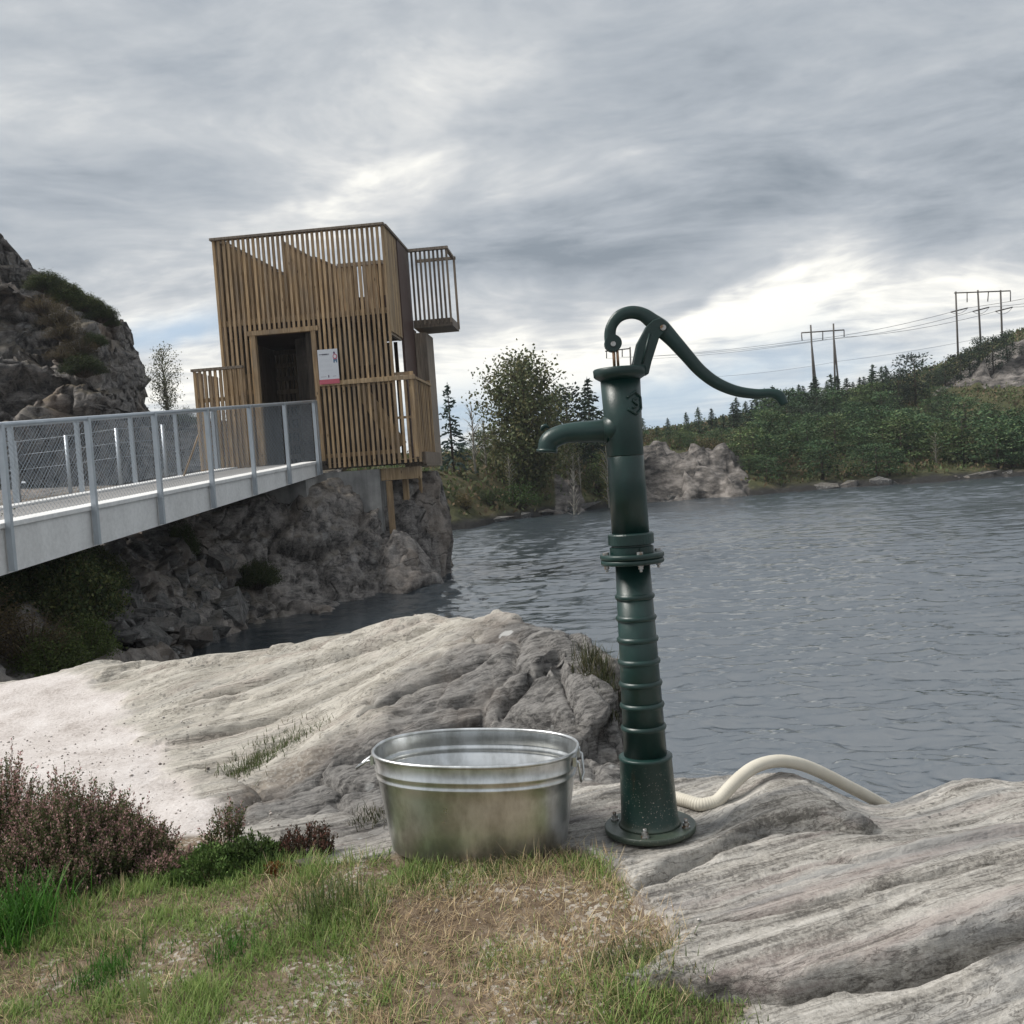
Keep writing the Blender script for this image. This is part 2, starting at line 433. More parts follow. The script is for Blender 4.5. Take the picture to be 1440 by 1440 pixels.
        c = T.mix(zr, c, sc)
        so = T.ramp(T.m('ADD', T.m('MULTIPLY', T.noise(P, 24, 6, 0.7), 0.6), T.m('MULTIPLY', T.noise(P, 3, 3), 0.4)),
                    [(0.33, (0.075, 0.052, 0.034)), (0.5, (0.17, 0.125, 0.085)), (0.68, (0.31, 0.25, 0.185))])
        chips = T.smooth(T.voro(P, 85, 'F1', 'Color'), 0.62, 0.7)
        so = T.mix(T.m('MULTIPLY', chips, T.smooth(T.noise(P, 3.1, 3), 0.45, 0.6)), so, (0.44, 0.40, 0.35))
        c = T.mix(zg, c, so)
        hgt = T.mix(T.m('MAXIMUM', zr, zg), hgt, T.noise(P, 55, 6, 0.75))
    if moss > 0:
        up = T.sep(T.new('ShaderNodeNewGeometry').outputs['Normal'])[2]
        ms = T.m('MULTIPLY', T.smooth(T.m('ADD', up, T.m('MULTIPLY', T.m('SUBTRACT', n_mott, 0.5), 1.4)), 0.45, 0.85), moss)
        ms = T.m('MULTIPLY', ms, T.smooth(T.noise(P, 0.9 * scale, 4), 0.40, 0.58))
        c = T.mix(ms, c, T.mix(T.noise(P, 3.5, 4), (0.055, 0.052, 0.022), (0.12, 0.085, 0.045)))
    principled(T, c, rough, normal=T.bump(hgt, bump, 0.012 / scale), spec=0.25)
    return mt
M_GROUND = rock_material('gneiss_and_soil', (0.065, 0.062, 0.06), (0.25, 0.24, 0.228), (0.22, 0.18, 0.15), zone=True, lichen=0.62, bump=0.85)
M_CLIFF = rock_material('cliff_rock', (0.055, 0.052, 0.051), (0.33, 0.305, 0.285), (0.30, 0.245, 0.20), lichen=0.2, scale=0.45, bump=0.8, strata=0.35, moss=0.35)
M_HILL = rock_material('blasted_rock', (0.065, 0.063, 0.063), (0.34, 0.315, 0.295), (0.31, 0.23, 0.17), lichen=0.3, scale=0.30, bump=0.8, strata=0.3, moss=0.6)
M_STONE = rock_material('quarried_stone', (0.05, 0.05, 0.05), (0.19, 0.185, 0.18), (0.19, 0.155, 0.13), lichen=0.35, scale=0.9, bump=0.9, strata=0.3, moss=0.25)

# ------------------------------------------------------------------ near ground: one height field
G = []
def gz(px, py, z): p = PZ(px, py, z); G.append((p[0], p[1], z))
def gy(px, py, y): p = PY(px, py, y); G.append((p[0], p[1], p[2])); return p
def gxyz(*a): G.append(a)
for a in ((0, 1440, .78), (300, 1440, .80), (700, 1440, .83), (1040, 1440, .85), (1440, 1440, .80), (100, 1330, .80), (300, 1330, .82), (500, 1270, .85),
          (640, 1212, .885), (760, 1205, .89), (800, 1150, .90), (700, 1170, .885), (900, 1270, .885), (914, 1166, .89), (860, 1180, .89), (975, 1160, .895), (960, 1190, .895),
          (1000, 1230, .89), (1110, 1205, .90), (1300, 1190, .885), (1440, 1180, .89), (1200, 1300, .88), (1440, 1300, .89), (1440, 1380, .845), (1200, 1430, .84),
          (100, 1230, .80), (250, 1210, .80), (430, 1205, .83), (530, 1195, .86),
          (200, 1150, .79), (80, 1080, .80), (0, 1010, .82), (150, 990, .86), (-200, 1010, .85), (-250, 1200, .80), (-200, 1420, .78), (215, 1060, .81), (290, 1150, .80)):
    gz(*a)
crest = [(-260, 985, 7.0), (-60, 972, 7.0), (60, 952, 7.0), (160, 936, 7.0), (250, 938, 6.9), (400, 912, 6.6), (500, 890, 6.4), (620, 871, 6.2), (700, 877, 5.9), (765, 884, 5.6), (820, 893, 5.25), (858, 918, 4.95)]
for a in crest:
    p = gy(*a)
    gxyz(p[0] - 0.05, p[1] + 0.45, p[2] - 0.32); gxyz(p[0], p[1] + 1.1, -0.35); gxyz(p[0], p[1] + 2.2, -0.9)
for a in ((300, 1000, 5.6), (240, 1050, 5.1), (420, 962, 5.75), (520, 930, 5.75), (600, 912, 5.6), (350, 1045, 4.95), (375, 1068, 4.75), (432, 1030, 4.95), (450, 1048, 4.55), (520, 1003, 4.75),
          (600, 955, 5.0), (680, 918, 5.15), (300, 1118, 4.15), (400, 1148, 3.9), (520, 1163, 3.75), (620, 1120, 3.9), (700, 1100, 4.0), (800, 1092, 4.1), (850, 1097, 4.1),
          (560, 1080, 4.2), (650, 1000, 4.6), (760, 955, 4.75), (825, 1000, 4.5), (848, 1050, 4.35), (330, 1095, 4.45), (410, 1098, 4.3),
          (820, 1108, 3.72), (870, 1105, 3.66), (950, 1100, 3.62), (1000, 1095, 3.58), (1040, 1112, 3.42), (1095, 1082, 3.5), (1140, 1094, 3.56), (1176, 1110, 3.62), (1205, 1124, 3.68), (1225, 1145, 3.4), (1100, 1150, 3.2), (1040, 1165, 3.2),
          (1240, 1130, 3.6), (1300, 1107, 3.68), (1360, 1092, 3.78), (1440, 1106, 3.65), (1600, 1095, 3.7)):
    gy(*a)
for a in ((0.75, 4.4, 0.7), (0.85, 4.9, 0.8), (1.1, 4.25, 0.2), (1.3, 4.3, 0.15), (1.6, 4.3, 0.2), (2.0, 4.4, 0.25), (2.6, 4.5, 0.2),
          (1.3, 4.9, -0.4), (1.6, 5.0, -0.6), (2.2, 5.1, -0.6), (3.0, 5.2, -0.6), (0.5, 3.95, 0.72), (0.8, 3.85, 0.75), (2.6, 3.2, .88), (3.2, 2.6, .9), (2.4, 1.8, .82), (0, 1.2, .8), (2, 0.6, .8), (-2, 0.6, .75), (-3.6, 2, .76), (-5, 4, .8), (-6, 6, .82),
          (1.4, 6.5, -0.9), (3, 6.5, -0.9), (-6, 9.5, -0.6), (-3, 9.5, -0.9), (0, 8.6, -0.9)):
    gxyz(*a)
G = np.array(G)
FIT = tps_fit(G[:, :2], G[:, 2], 2e-4)
def zp(lst):     # pixel outline on the ground -> x,y outline
    return np.array([PZ(a, b, c)[:2] for a, b, c in lst])
SAND = zp([(-500, 985, .85), (-200, 975, .85), (0, 972, .84), (120, 962, .85), (175, 985, .85), (195, 1005, .83), (215, 1040, .81), (250, 1075, .8), (272, 1105, .8), (298, 1140, .8), (300, 1185, .8), (200, 1190, .8), (0, 1180, .8), (-500, 1180, .8)])
SOIL = zp([(-600, 1178, .8), (100, 1182, .8), (310, 1172, .8), (400, 1205, .82), (470, 1215, .84), (560, 1200, .86), (700, 1190, .885), (800, 1196, .89), (850, 1215, .89), (885, 1255, .89), (892, 1276, .89),
           (935, 1298, .88), (955, 1325, .88), (945, 1352, .87), (880, 1388, .86), (960, 1392, .85), (1050, 1410, .85), (1040, 1450, .84), (1000, 1700, .8), (-600, 1700, .8)])
GULLY = zp([(330, 1098, .85), (352, 1062, .9), (432, 1018, 1.0), (468, 1008, 1.02), (440, 1040, 0.97), (385, 1080, .88), (345, 1108, .85)])
GREY = np.array([PY(a, b, c)[:2] for a, b, c in ((300, 1150, 3.95), (330, 1105, 4.4), (430, 1068, 4.5), (505, 1015, 4.72), (585, 962, 4.98), (640, 915, 5.3), (690, 885, 5.6), (760, 880, 5.8), (900, 900, 5.6), (930, 1000, 4.5), (870, 1085, 4.2), (700, 1105, 3.95), (520, 1175, 3.7), (400, 1160, 3.85))])
LEDGE1 = zp([(830, 1440, .83), (900, 1418, .84), (1030, 1396, .85), (1100, 1391, .86), (1250, 1362, .86), (1440, 1322, .87), (1700, 1270, .87)])
LEDGE2 = zp([(872, 1268, .885), (905, 1248, .885), (955, 1222, .89), (1005, 1196, .895), (1035, 1183, .895), (1075, 1168, .895), (1150, 1164, .89), (1215, 1168, .885), (1250, 1150, .885)])
LEDGE3 = zp([(1120, 1220, .89), (1210, 1222, .885), (1320, 1202, .885), (1440, 1180, .885), (1700, 1140, .885)])
LEDGE4 = np.array([PY(a, b, c)[:2] for a, b, c in ((495, 1008, 4.72), (560, 975, 4.9), (645, 945, 5.0), (700, 925, 5.1))])
LEDGE5 = np.array([PY(a, b, c)[:2] for a, b, c in ((205, 1020, 5.6), (300, 985, 5.75), (400, 950, 5.9), (520, 915, 5.9), (640, 885, 5.9))])
LEDGE6 = np.array([PY(a, b, c)[:2] for a, b, c in ((225, 1050, 5.1), (300, 1025, 5.2), (400, 985, 5.4), (520, 945, 5.5), (610, 915, 5.55))])
LEDGE7 = np.array([PY(a, b, c)[:2] for a, b, c in ((60, 968, 6.5), (180, 955, 6.5), (320, 938, 6.4), (480, 905, 6.2), (620, 880, 6.0))])
def ground_zones(X):
    n1 = fbm(np.c_[X * 3.0, np.zeros(len(X))], 4, 5); n2 = fbm(np.c_[X * 9.0, np.ones(len(X))], 3, 8)
    j = 0.05 * n1 + 0.02 * n2
    soil = sstep(poly_sd(X, SOIL) + j, -0.02, 0.02)
    sand = sstep(poly_sd(X, SAND) + 3.2 * j + 0.10 * n1, -0.10, 0.10) * (1 - soil)
    grey = sstep(poly_sd(X, GREY) + 3.5 * j + 0.10 * n1, -0.22, 0.16)
    gully = sstep(poly_sd(X, GULLY) + j, -0.02, 0.05)
    return soil, sand, grey, gully
def ledge(X, line, h0, h1, reach, crack=0.0, w=0.012, fade=0.12):
    d, t = line_sd(X, line)
    d = d + 0.012 * fbm(np.c_[X * 7, np.zeros(len(X))], 3, 3)
    ends = sstep(t, 0.0, fade) * (1 - sstep(t, 1 - fade, 1.0))
    hh = (h0 + (h1 - h0) * t) * ends
    up = sstep(d, 0.0, w) * np.exp(-np.clip(d, 0, None) / reach)
    return hh * up - crack * ends * np.exp(-((d + 0.008) / 0.017) ** 2)
PUMP_XY = PZ(914, 1158, 0.918)[:2]
EDGE = np.array([(PY(868, 1095, 4.2)[0], 4.05), (PY(872, 1000, 4.6)[0], 4.6), (PY(864, 925, 5.0)[0], 5.0), (PY(850, 905, 5.5)[0], 5.6), (0.45, 7.0)])
CRK = [np.array([PY(a, b, c)[:2] for a, b, c in L]) for L in (((455, 1075, 4.4), (520, 1055, 4.4), (620, 1030, 4.5), (700, 1000, 4.6)), ((700, 1000, 4.6), (740, 968, 4.75), (790, 930, 4.95)), ((700, 1000, 4.6), (790, 1020, 4.45), (850, 1060, 4.3)), ((780, 940, 4.9), (800, 990, 4.6), (830, 1050, 4.35)))]
CRS = [zp(L) for L in (((900, 1330, .88), (1010, 1312, .88), (1160, 1282, .88), (1330, 1245, .885), (1440, 1222, .885)),)]
def terrace(f, step, sharp=0.78):
    t = f / step; k = np.floor(t); return step * (k + sstep(t - k, sharp, 1.0) + 0.25 * (t - k) * (1 - sstep(t - k, sharp, 1.0)))
def ground_height(X, zones=None):
    X = np.asarray(X, float)
    z = tps_eval(FIT, X)
    act = np.where(z > -0.6)[0]
    if len(act) < len(X):
        out = z.copy(); out[act] = _detail(X[act], z[act], None if zones is None else [q[act] for q in zones]); return out
    return _detail(X, z, zones)
def _detail(X, z, zones):
    soil, sand, grey, gully = zones if zones is not None else ground_zones(X)
    th = rad(21); al = X[:, 0] * math.cos(th) + X[:, 1] * math.sin(th); ac = -X[:, 0] * math.sin(th) + X[:, 1] * math.cos(th)
    rock = (1 - soil) * (1 - sand); out = z.copy()
    pit = fbm(np.c_[X * 34.0, z * 0], 2, 47)
    yk = sstep(X[:, 1], 3.75, 4.1)
    i = np.where((rock > 0.01) & (yk < 0.99))[0]
    if len(i):
        x = X[i]; a, c = al[i], ac[i]; o = np.zeros(len(i)); w = rock[i] * (1 - yk[i])
        wv = 0.25 * fbm(np.c_[x * 0.9, o], 3, 21); cw = c + 0.15 * wv
        field = 0.045 * fbm(np.c_[a * 0.4, cw * 3.0, o], 4, 2, 0.5) + 0.035 * fbm(np.c_[a * 0.8, cw * 10.0, o], 4, 52, 0.55)
        d = terrace(field, 0.011, 0.72)
        fine = fbm(np.c_[a * 2.0, cw * 46.0, o], 4, 54, 0.62); lam = 1 - np.abs(fbm(np.c_[a * 0.7, cw * 24.0, o], 3, 56)) * 2
        d = d + 0.0022 * fine + 0.0028 * lam + 0.0032 * pit[i]
        for L in CRS:
            dd, t = line_sd(x, L); d = d - 0.05 * np.exp(-((dd + 0.015 * fbm(np.c_[x * 9, o], 3, 57)) / 0.009) ** 2) * (1 - np.abs(2 * t - 1) ** 4)
        hump = np.exp(-((x[:, 0] - PY(1110, 1120, 3.35)[0]) / 0.35) ** 2 - ((x[:, 1] - 3.38) / 0.2) ** 2)
        d = d + hump * (0.02 * fbm(np.c_[x * 7, o], 4, 58))
        d = d + ledge(x, LEDGE1, 0.03, 0.055, 0.6, 0.20, 0.03) + ledge(x, LEDGE2, 0.014, 0.075, 0.14, 0.05, 0.016, 0.15) + ledge(x, LEDGE3, 0.012, 0.02, 0.2, 0.010)
        dl, t = line_sd(x, LEDGE1); d = d + np.exp(-((dl - 0.05) / 0.07) ** 2) * (0.016 * fbm(np.c_[a * 9, c * 26, o], 4, 59, 0.6))
        out[i] += w * d
    i = np.where((rock > 0.01) & (yk > 0.01))[0]
    if len(i):
        x = X[i]; a, c = al[i], ac[i]; o = np.zeros(len(i)); w = rock[i] * yk[i]; g = grey[i]; pl = 1 - g; zi = z[i]
        p3 = np.c_[a * 0.9, c * 1.7, zi * 1.7]
        wq = np.stack([fbm(p3 * 1.5, 3, 61), fbm(p3 * 1.5, 3, 62), fbm(p3 * 1.5, 3, 63)], 1)
        wv = 0.25 * fbm(np.c_[x * 0.9, o], 3, 21)
        b1, c1 = blocks(p3 * 1.15 + 0.35 * wq, 7, 0.9)
        b2, c2 = blocks(p3 * 3.3 + 0.3 * wq, 9, 0.9)
        tl = c * 0.9 + zi * 2.2 - a * 0.33 + 0.5 * wv
        f1 = 0.07 * fbm(np.c_[a * 0.7, tl * 4.0, o], 4, 71, 0.55) + 0.05 * wq[:, 0]
        d = pl * (0.8 * terrace(f1, 0.024, 0.75) + 0.006 * (1 - 2 * np.abs(fbm(np.c_[a * 0.9, tl * 13, o], 4, 73))) + 0.006 * fbm(np.c_[a * 3, tl * 34, o], 3, 74) + 0.03 * b1)
        d = d - 0.03 * g
        d = d + ledge(x, LEDGE4, 0.03, 0.04, 0.3, 0.06, 0.03) + ledge(x, LEDGE5, 0.03, 0.05, 0.45, 0.05, 0.05) + ledge(x, LEDGE6, 0.02, 0.035, 0.35, 0.04, 0.05) + ledge(x, LEDGE7, 0.035, 0.035, 0.3, 0.03, 0.05)
        for L in CRK:
            dd, t = line_sd(x, L); d = d - 0.10 * np.exp(-((dd + 0.02 * wq[:, 1]) / 0.016) ** 2) * (1 - np.abs(2 * t - 1) ** 6) + 0.03 * sstep(dd, 0, 0.05) * np.exp(-np.clip(dd, 0, None) / 0.25) * (1 - np.abs(2 * t - 1) ** 2)
        de, t = line_sd(x, EDGE); de = de + 0.07 * wq[:, 2] + 0.06 * b2
        d = d - 1.3 * sstep(-de, 0.0, 0.22)
        out[i] += w * d
    o = np.zeros(len(X))
    out = out + soil * (0.020 * fbm(np.c_[X * 4.5, o], 3, 81) + 0.006 * fbm(np.c_[X * 30, o], 2, 83) - 0.006) + sand * (0.010 * fbm(np.c_[X * 3, o], 2, 85) + 0.002 * pit)
    pd_ = np.sqrt((X[:, 0] - PUMP_XY[0]) ** 2 + (X[:, 1] - PUMP_XY[1]) ** 2); out = out - (out - np.minimum(out, 0.888)) * (1 - sstep(pd_, 0.165, 0.30))
    return out
def ground_at(x, y):
    return float(ground_height(np.array([[x, y]]))[0])
nth, nr = 640, 720
th = np.linspace(rad(-50), rad(50), nth); rr = np.geomspace(2.1, 10.5, nr)
TH, RR = np.meshgrid(th, rr, indexing='ij')
XY = np.c_[(RR * np.sin(TH)).ravel(), (RR * np.cos(TH)).ravel() - 0.7]
Z = ground_zones(XY)
zz = ground_height(XY, Z)
GV = np.c_[XY, zz]
soil, sand, grey, gully = Z
zone = np.c_[sand, np.clip(soil + 0.35 * gully, 0, 1), (1 - grey)]
GF = grid_faces(nth, nr)
def grid_normals(V, nu, nv):
    A = V.reshape(nu, nv, 3); N = np.cross(np.gradient(A, axis=0), np.gradient(A, axis=1)); N = N / np.maximum(np.linalg.norm(N, axis=2), 1e-9)[..., None]
    N = N.reshape(-1, 3); return N * np.sign(N[:, 2:3] + 1e-9)
# broken blocks on the grey end of the knoll, pushed out along the surface
gi = np.where((grey > 0.02) & (XY[:, 1] > 3.7) & (zz > -0.6))[0]
NG = grid_normals(GV, nth, nr)[gi]; p = GV[gi]
q = np.stack([fbm(p * 2.2, 3, 61), fbm(p * 2.2, 3, 62), fbm(p * 2.2, 3, 63)], 1)
rotm = np.array(((0.85, 0.1, 0.5), (-0.2, 0.97, 0.1), (-0.48, -0.2, 0.85)))
pr = (p + 0.10 * q) @ rotm.T
b1, c1 = blocks(pr * np.array((1.3, 1.7, 2.4)), 7, 0.9); b2, c2 = blocks(pr * np.array((3.6, 4.2, 6.0)), 9, 0.9); b3, c3 = blocks(pr * np.array((10, 11, 16.0)), 15, 0.9)
right = 0.35 + 0.65 * sstep(p[:, 0], 0.0, 0.35)
dsp = right * (0.060 * b1 + 0.030 * b2 - 0.030 * c2 ** 2) + 0.007 * b3 - 0.050 * c1 ** 3 - 0.005 * c3 ** 2 + 0.010 * fbm(p * 9, 4, 77, 0.6)
GV[gi] += NG * (dsp * grey[gi] * sstep(p[:, 1], 3.75, 4.05) * (1 - soil[gi]) * (1 - sand[gi]))[:, None]
keep = (GV[GF, 2].max(1) > -0.35)
def split(name, mask):
    f = GF[mask & keep]
    u, inv = np.unique(f, return_inverse=True)
    me = np_mesh(name, GV[u], inv.reshape(f.shape), True, zone[u], 'zone')
    return tag(link(name, me, M_GROUND), kind='structure')
fs = soil[GF].mean(1); fd = sand[GF].mean(1); fy = GV[GF, 1].mean(1)
split('ground', fs > 0.5)
split('sandy_path', (fs <= 0.5) & (fd > 0.5))
split('rock_knoll', (fs <= 0.5) & (fd <= 0.5) & (fy > 3.85))
split('rock_slab', (fs <= 0.5) & (fd <= 0.5) & (fy <= 3.85))

# ------------------------------------------------------------------ water
mt, T = material('lake_water')
P = T.pos()
b1 = T.noise(T.mapping(P, scale=(1.0, 1.8, 1)), 8.0, 5, 0.65)
yy = T.sep(P)[1]; wind = T.m('MULTIPLY', T.smooth(T.m('ADD', yy, T.m('MULTIPLY', T.noise(T.mapping(P, scale=(0.05, 0.12, 1)), 1.0, 3), 14.0)), 14.0, 44.0), 0.15)
principled(T, (0.032, 0.043, 0.053), T.m('ADD', wind, 0.04), normal=T.bump(b1, 0.25, 0.02), spec=0.5, IOR=4.2)
M_WATER = mt
nth, nr = 400, 860
th = np.linspace(rad(-40), rad(40), nth); rr = np.geomspace(4.2, 72, nr)
TH, RR = np.meshgrid(th, rr, indexing='ij')
wx, wy = (RR * np.sin(TH)).ravel(), (RR * np.cos(TH)).ravel() - 1.0
o = np.zeros(len(wx))
wd = rad(-8); wu = wx * math.cos(wd) + wy * math.sin(wd); wv = -wx * math.sin(wd) + wy * math.cos(wd)
ww = 0.5 * fbm(np.c_[wx * 0.35, wy * 0.35, o], 2, 101)
def ridged(p, s): return 1 - np.abs(vnoise(p, s)) * 2
w = 0.017 * ridged(np.c_[wu * 1.3, (wv + ww) * 2.9, o], 103) + 0.010 * ridged(np.c_[wu * 2.7, (wv + 0.6 * ww) * 6.0, o], 105) + 0.03 * fbm(np.c_[wu * 0.25, wv * 0.6, o], 2, 107) \
    + 0.0062 * ridged(np.c_[wu * 5.2 + wv, wv * 11.0, o], 109) + 0.0030 * vnoise(np.c_[wu * 9 - wv * 3, wv * 17, o], 110)
calm = 0.10 + 0.90 * sstep(wx + 0.13 * wy, -3.6, 1.6)
far = 1 - 0.15 * sstep(wy, 7, 40)
w = 1.6 * w * calm * far * (0.85 + 0.75 * fbm(np.c_[wx * 0.13, wy * 0.16, o], 3, 111))
me = np_mesh('lake', np.c_[wx, wy, w - 0.02], grid_faces(nth, nr), True)
tag(link('lake_water', me, M_WATER), kind='structure')
# ------------------------------------------------------------------ bank and cliff under the tower
B = []
for a in ((640, 810), (600, 824), (560, 834), (500, 848), (440, 862), (385, 868), (330, 885), (270, 915), (228, 938)):
    p = PZ(a[0], a[1], 0.0); B.append(tuple(p)); B.append((p[0] + 0.35, p[1] - 0.9, -0.6))
for a in ((612, 735, 20.9), (560, 765, 19.5), (500, 780, 18.7), (430, 770, 18.2), (400, 805, 17.6), (330, 775, 17.2), (300, 815, 16.2), (250, 785, 15.4), (200, 840, 14.0), (165, 890, 12.6),
          (480, 700, 19.5), (522, 692, 20.0), (546, 762, 19.62), (550, 745, 19.95), (560, 690, 20.5), (625, 678, 21.6), (634, 700, 21.7), (600, 660, 22.6), (430, 712, 18.7), (385, 716, 18.2), (340, 722, 17.8), (260, 745, 16.5), (200, 775, 15.4),
          (140, 800, 13.6), (75, 890, 10.9), (20, 960, 9.4), (0, 850, 11.2), (-120, 900, 10.5), (100, 960, 10.4), (170, 945, 11.5)):
    B.append(tuple(PY(*a)))
for a in ((-6.8, 20.5, 2.3), (-8, 18, 2.1), (-8.5, 14, 1.8), (-9, 11, 1.6), (-7, 13, 1.5), (-6.3, 16.5, 1.75), (-10, 23, 2.4), (-6, 25, 2.2), (-3, 24.5, 1.9), (-14, 20, 2.4), (-14, 12, 1.8), (-2.2, 27, 0.6), (-8, 30, 2.0), (-4, 30, 0.6), (-16, 30, 2.5),
          (-0.6, 22.5, 1.4), (-0.3, 19.8, -0.5), (-1.2, 26, 0.8), (-1.5, 30, -0.5), (-12, 8.5, 1.4), (-8, 8.3, 0.9), (-4.5, 9.3, -0.2), (-3.9, 10.5, -0.5)):
    B.append(a)
B = np.array(B); BFIT = tps_fit(B[:, :2], B[:, 2], 1e-3)
TIP = np.array([(PZ(640, 830, 0)[0] - 0.02, 18.9), (PY(634, 800, 21.0)[0], 21.0), (PY(638, 680, 22.2)[0], 22.2), (PY(628, 680, 23.4)[0], 23.4), (-3.0, 25.5), (-4.5, 31)])
def bank_base(X):
    z = tps_eval(BFIT, X)
    q0 = fbm(np.c_[X * 0.8, X[:, :1] * 0], 3, 201)
    de, t = line_sd(X, TIP)
    z = z - 3.4 * sstep(-(de - 0.30 + 0.2 * q0), 0.0, 0.40)
    cap = np.where(X[:, 1] > 18.9, 2.22, 1.22 + (X[:, 1] - 10) * 0.088)
    return np.where(X[:, 0] > -9.0, np.minimum(z, cap), z)
def bank_height(X): return bank_base(X)
nx0, ny0 = 360, 460
gx = np.linspace(-15, 0.3, nx0); gyv = np.linspace(8.2, 30, ny0)
gx = gx[0] + (gx[-1] - gx[0]) * (1 - (1 - np.linspace(0, 1, nx0)) ** 1.35)
XX, YY = np.meshgrid(gx, gyv, indexing='ij')
XYb = np.c_[XX.ravel(), YY.ravel()]
BV = np.c_[XYb, bank_base(XYb)]
BF = grid_faces(nx0, ny0)
bi = np.where(BV[:, 2] > -1.2)[0]
NB = grid_normals(BV, nx0, ny0)[bi]; p = BV[bi]
q = np.stack([fbm(p * 0.8, 3, 201), fbm(p * 0.8, 3, 202), fbm(p * 0.8, 3, 203)], 1)
pr = (p + 0.4 * q) @ rotm.T
b1, c1 = blocks(pr * np.array((0.50, 0.55, 0.85)), 211, 0.8); b2, c2 = blocks(pr * np.array((1.3, 1.4, 2.1)), 213, 0.8); b3, c3 = blocks(pr * np.array((3.2, 3.4, 4.8)), 219, 0.8)
rocky = 0.25 + 0.75 * sstep(p[:, 0] - 0.25 * (p[:, 1] - 15), -7.6, -5.6)
dsp = 0.26 * b1 + 0.13 * b2 + 0.055 * b3 - 0.20 * c1 ** 5 - 0.11 * c2 ** 5 - 0.04 * c3 ** 4 + 0.05 * fbm(p * 3, 4, 217)
near_deck = sstep(np.where(p[:, 1] > 18.9, 2.22, 1.22 + (p[:, 1] - 10) * 0.088) - p[:, 2], 0.0, 0.35)
dsp = np.where(dsp > 0, dsp * (0.12 + 0.88 * near_deck), dsp)
BV[bi] += NB * (dsp * rocky)[:, None]
kp = BV[BF, 2].max(1) > -0.4
u, inv = np.unique(BF[kp], return_inverse=True)
tag(link('cliff_terrain', np_mesh('cliff_terrain', BV[u], inv.reshape(-1, 4), False), M_CLIFF), kind='structure')
def bank_at(x, y): return float(bank_height(np.array([[x, y]]))[0])

# ------------------------------------------------------------------ blasted rock hill on the left
sil = [(-700, 250), (-300, 270), (-120, 300), (0, 334), (18, 346), (30, 366), (45, 378), (62, 392), (95, 402), (120, 414), (142, 432), (152, 448), (172, 462), (184, 485), (190, 530), (196, 572), (215, 582), (300, 588), (420, 604), (520, 640)]
us = np.linspace(-560, 480, 330); vs_ = np.linspace(0, 1.5, 170)
top = np.interp(us, [s[0] for s in sil], [s[1] for s in sil])
UU, VV = np.meshgrid(us, vs_, indexing='ij'); vc = np.minimum(VV, 1.0)
PYY = 690 + (top[:, None] - 690) * vc; cor = sstep(UU, 100, 205)
YY_ = 26.5 + 3.2 * vc ** 1.5 + 1.2 * sstep(vc, 0.52, 0.60) + 0.8 * sstep(vc, 0.80, 0.86) + 3.5 * cor ** 2 - 4.2 * np.clip(-UU, 0, None) / 620
DIR = F_ + ((UU - 720) / FPX)[..., None] * R_ + ((720 - PYY) / FPX)[..., None] * U_
HV = CAM + DIR * (YY_ / DIR[..., 1])[..., None]
w_ = np.clip((VV - 1.0) / 0.5, 0, 1); HV = HV + w_[..., None] * 9.0 * np.stack([HV[..., 0] / HV[..., 1] * 1.06, np.ones_like(w_), 0 * w_], -1) - (1.2 * w_ ** 2)[..., None] * np.array((0, 0, 1.0))
HV = HV.reshape(-1, 3)
q = np.stack([fbm(HV * 0.5, 3, 301), fbm(HV * 0.5, 3, 302), fbm(HV * 0.5, 3, 303)], 1)
b1, c1 = blocks((HV + 0.5 * q) * np.array((0.42, 0.42, 0.62)), 311, 0.9)
b2, c2 = blocks((HV + 0.5 * q) * np.array((1.1, 1.1, 1.7)), 313, 0.9)
b3, c3 = blocks((HV + 0.3 * q) * np.array((2.8, 2.8, 4.2)), 317, 0.9)
tail = 1 - 0.75 * sstep(UU.ravel(), 190, 230)
disp = 1.3 * b1 + 0.42 * b2 + 0.13 * b3 - 0.35 * c1 ** 2 - 0.2 * c2 ** 2 - 0.08 * c3 ** 2
disp = disp * tail; HV[:, 1] -= disp; HV[:, 2] += (0.22 * b2 + 0.08 * b3) * tail
HV[:, 0] += 0.15 * b2 + 0.15 * b3
tag(link('rocky_hill', np_mesh('rocky_hill', HV, grid_faces(330, 170), False), M_HILL), kind='structure')
# ------------------------------------------------------------------ far shore
FS = []
shore = [(560, 758), (640, 746), (700, 735), (780, 722), (850, 714), (960, 703), (1046, 697), (1140, 690), (1240, 683), (1340, 676), (1440, 669), (1600, 655)]
for a in shore:
    p = PZ(a[0], a[1], 0.0); FS.append((p[0], p[1], -0.05)); FS.append((p[0], p[1] - 2.5, -0.7))
for a in ((640, 690, 42), (700, 690, 45), (780, 668, 49), (850, 655, 54), (930, 650, 54.5), (1000, 640, 55.5), (1040, 655, 54.5), (1060, 672, 55), (1140, 660, 57), (1240, 655, 57), (1340, 645, 58), (1440, 640, 58),
          (640, 655, 55), (720, 650, 60), (800, 640, 66), (880, 628, 72), (940, 622, 74), (1000, 615, 76), (1060, 600, 80), (1120, 580, 84), (1180, 562, 86), (1240, 548, 86), (1300, 535, 84), (1360, 515, 82), (1440, 478, 80), (1560, 430, 80),
          (1100, 622, 68), (1240, 600, 70), (1340, 585, 69), (1440, 560, 68), (1560, 540, 68)):
    FS.append(tuple(PY(*a)))
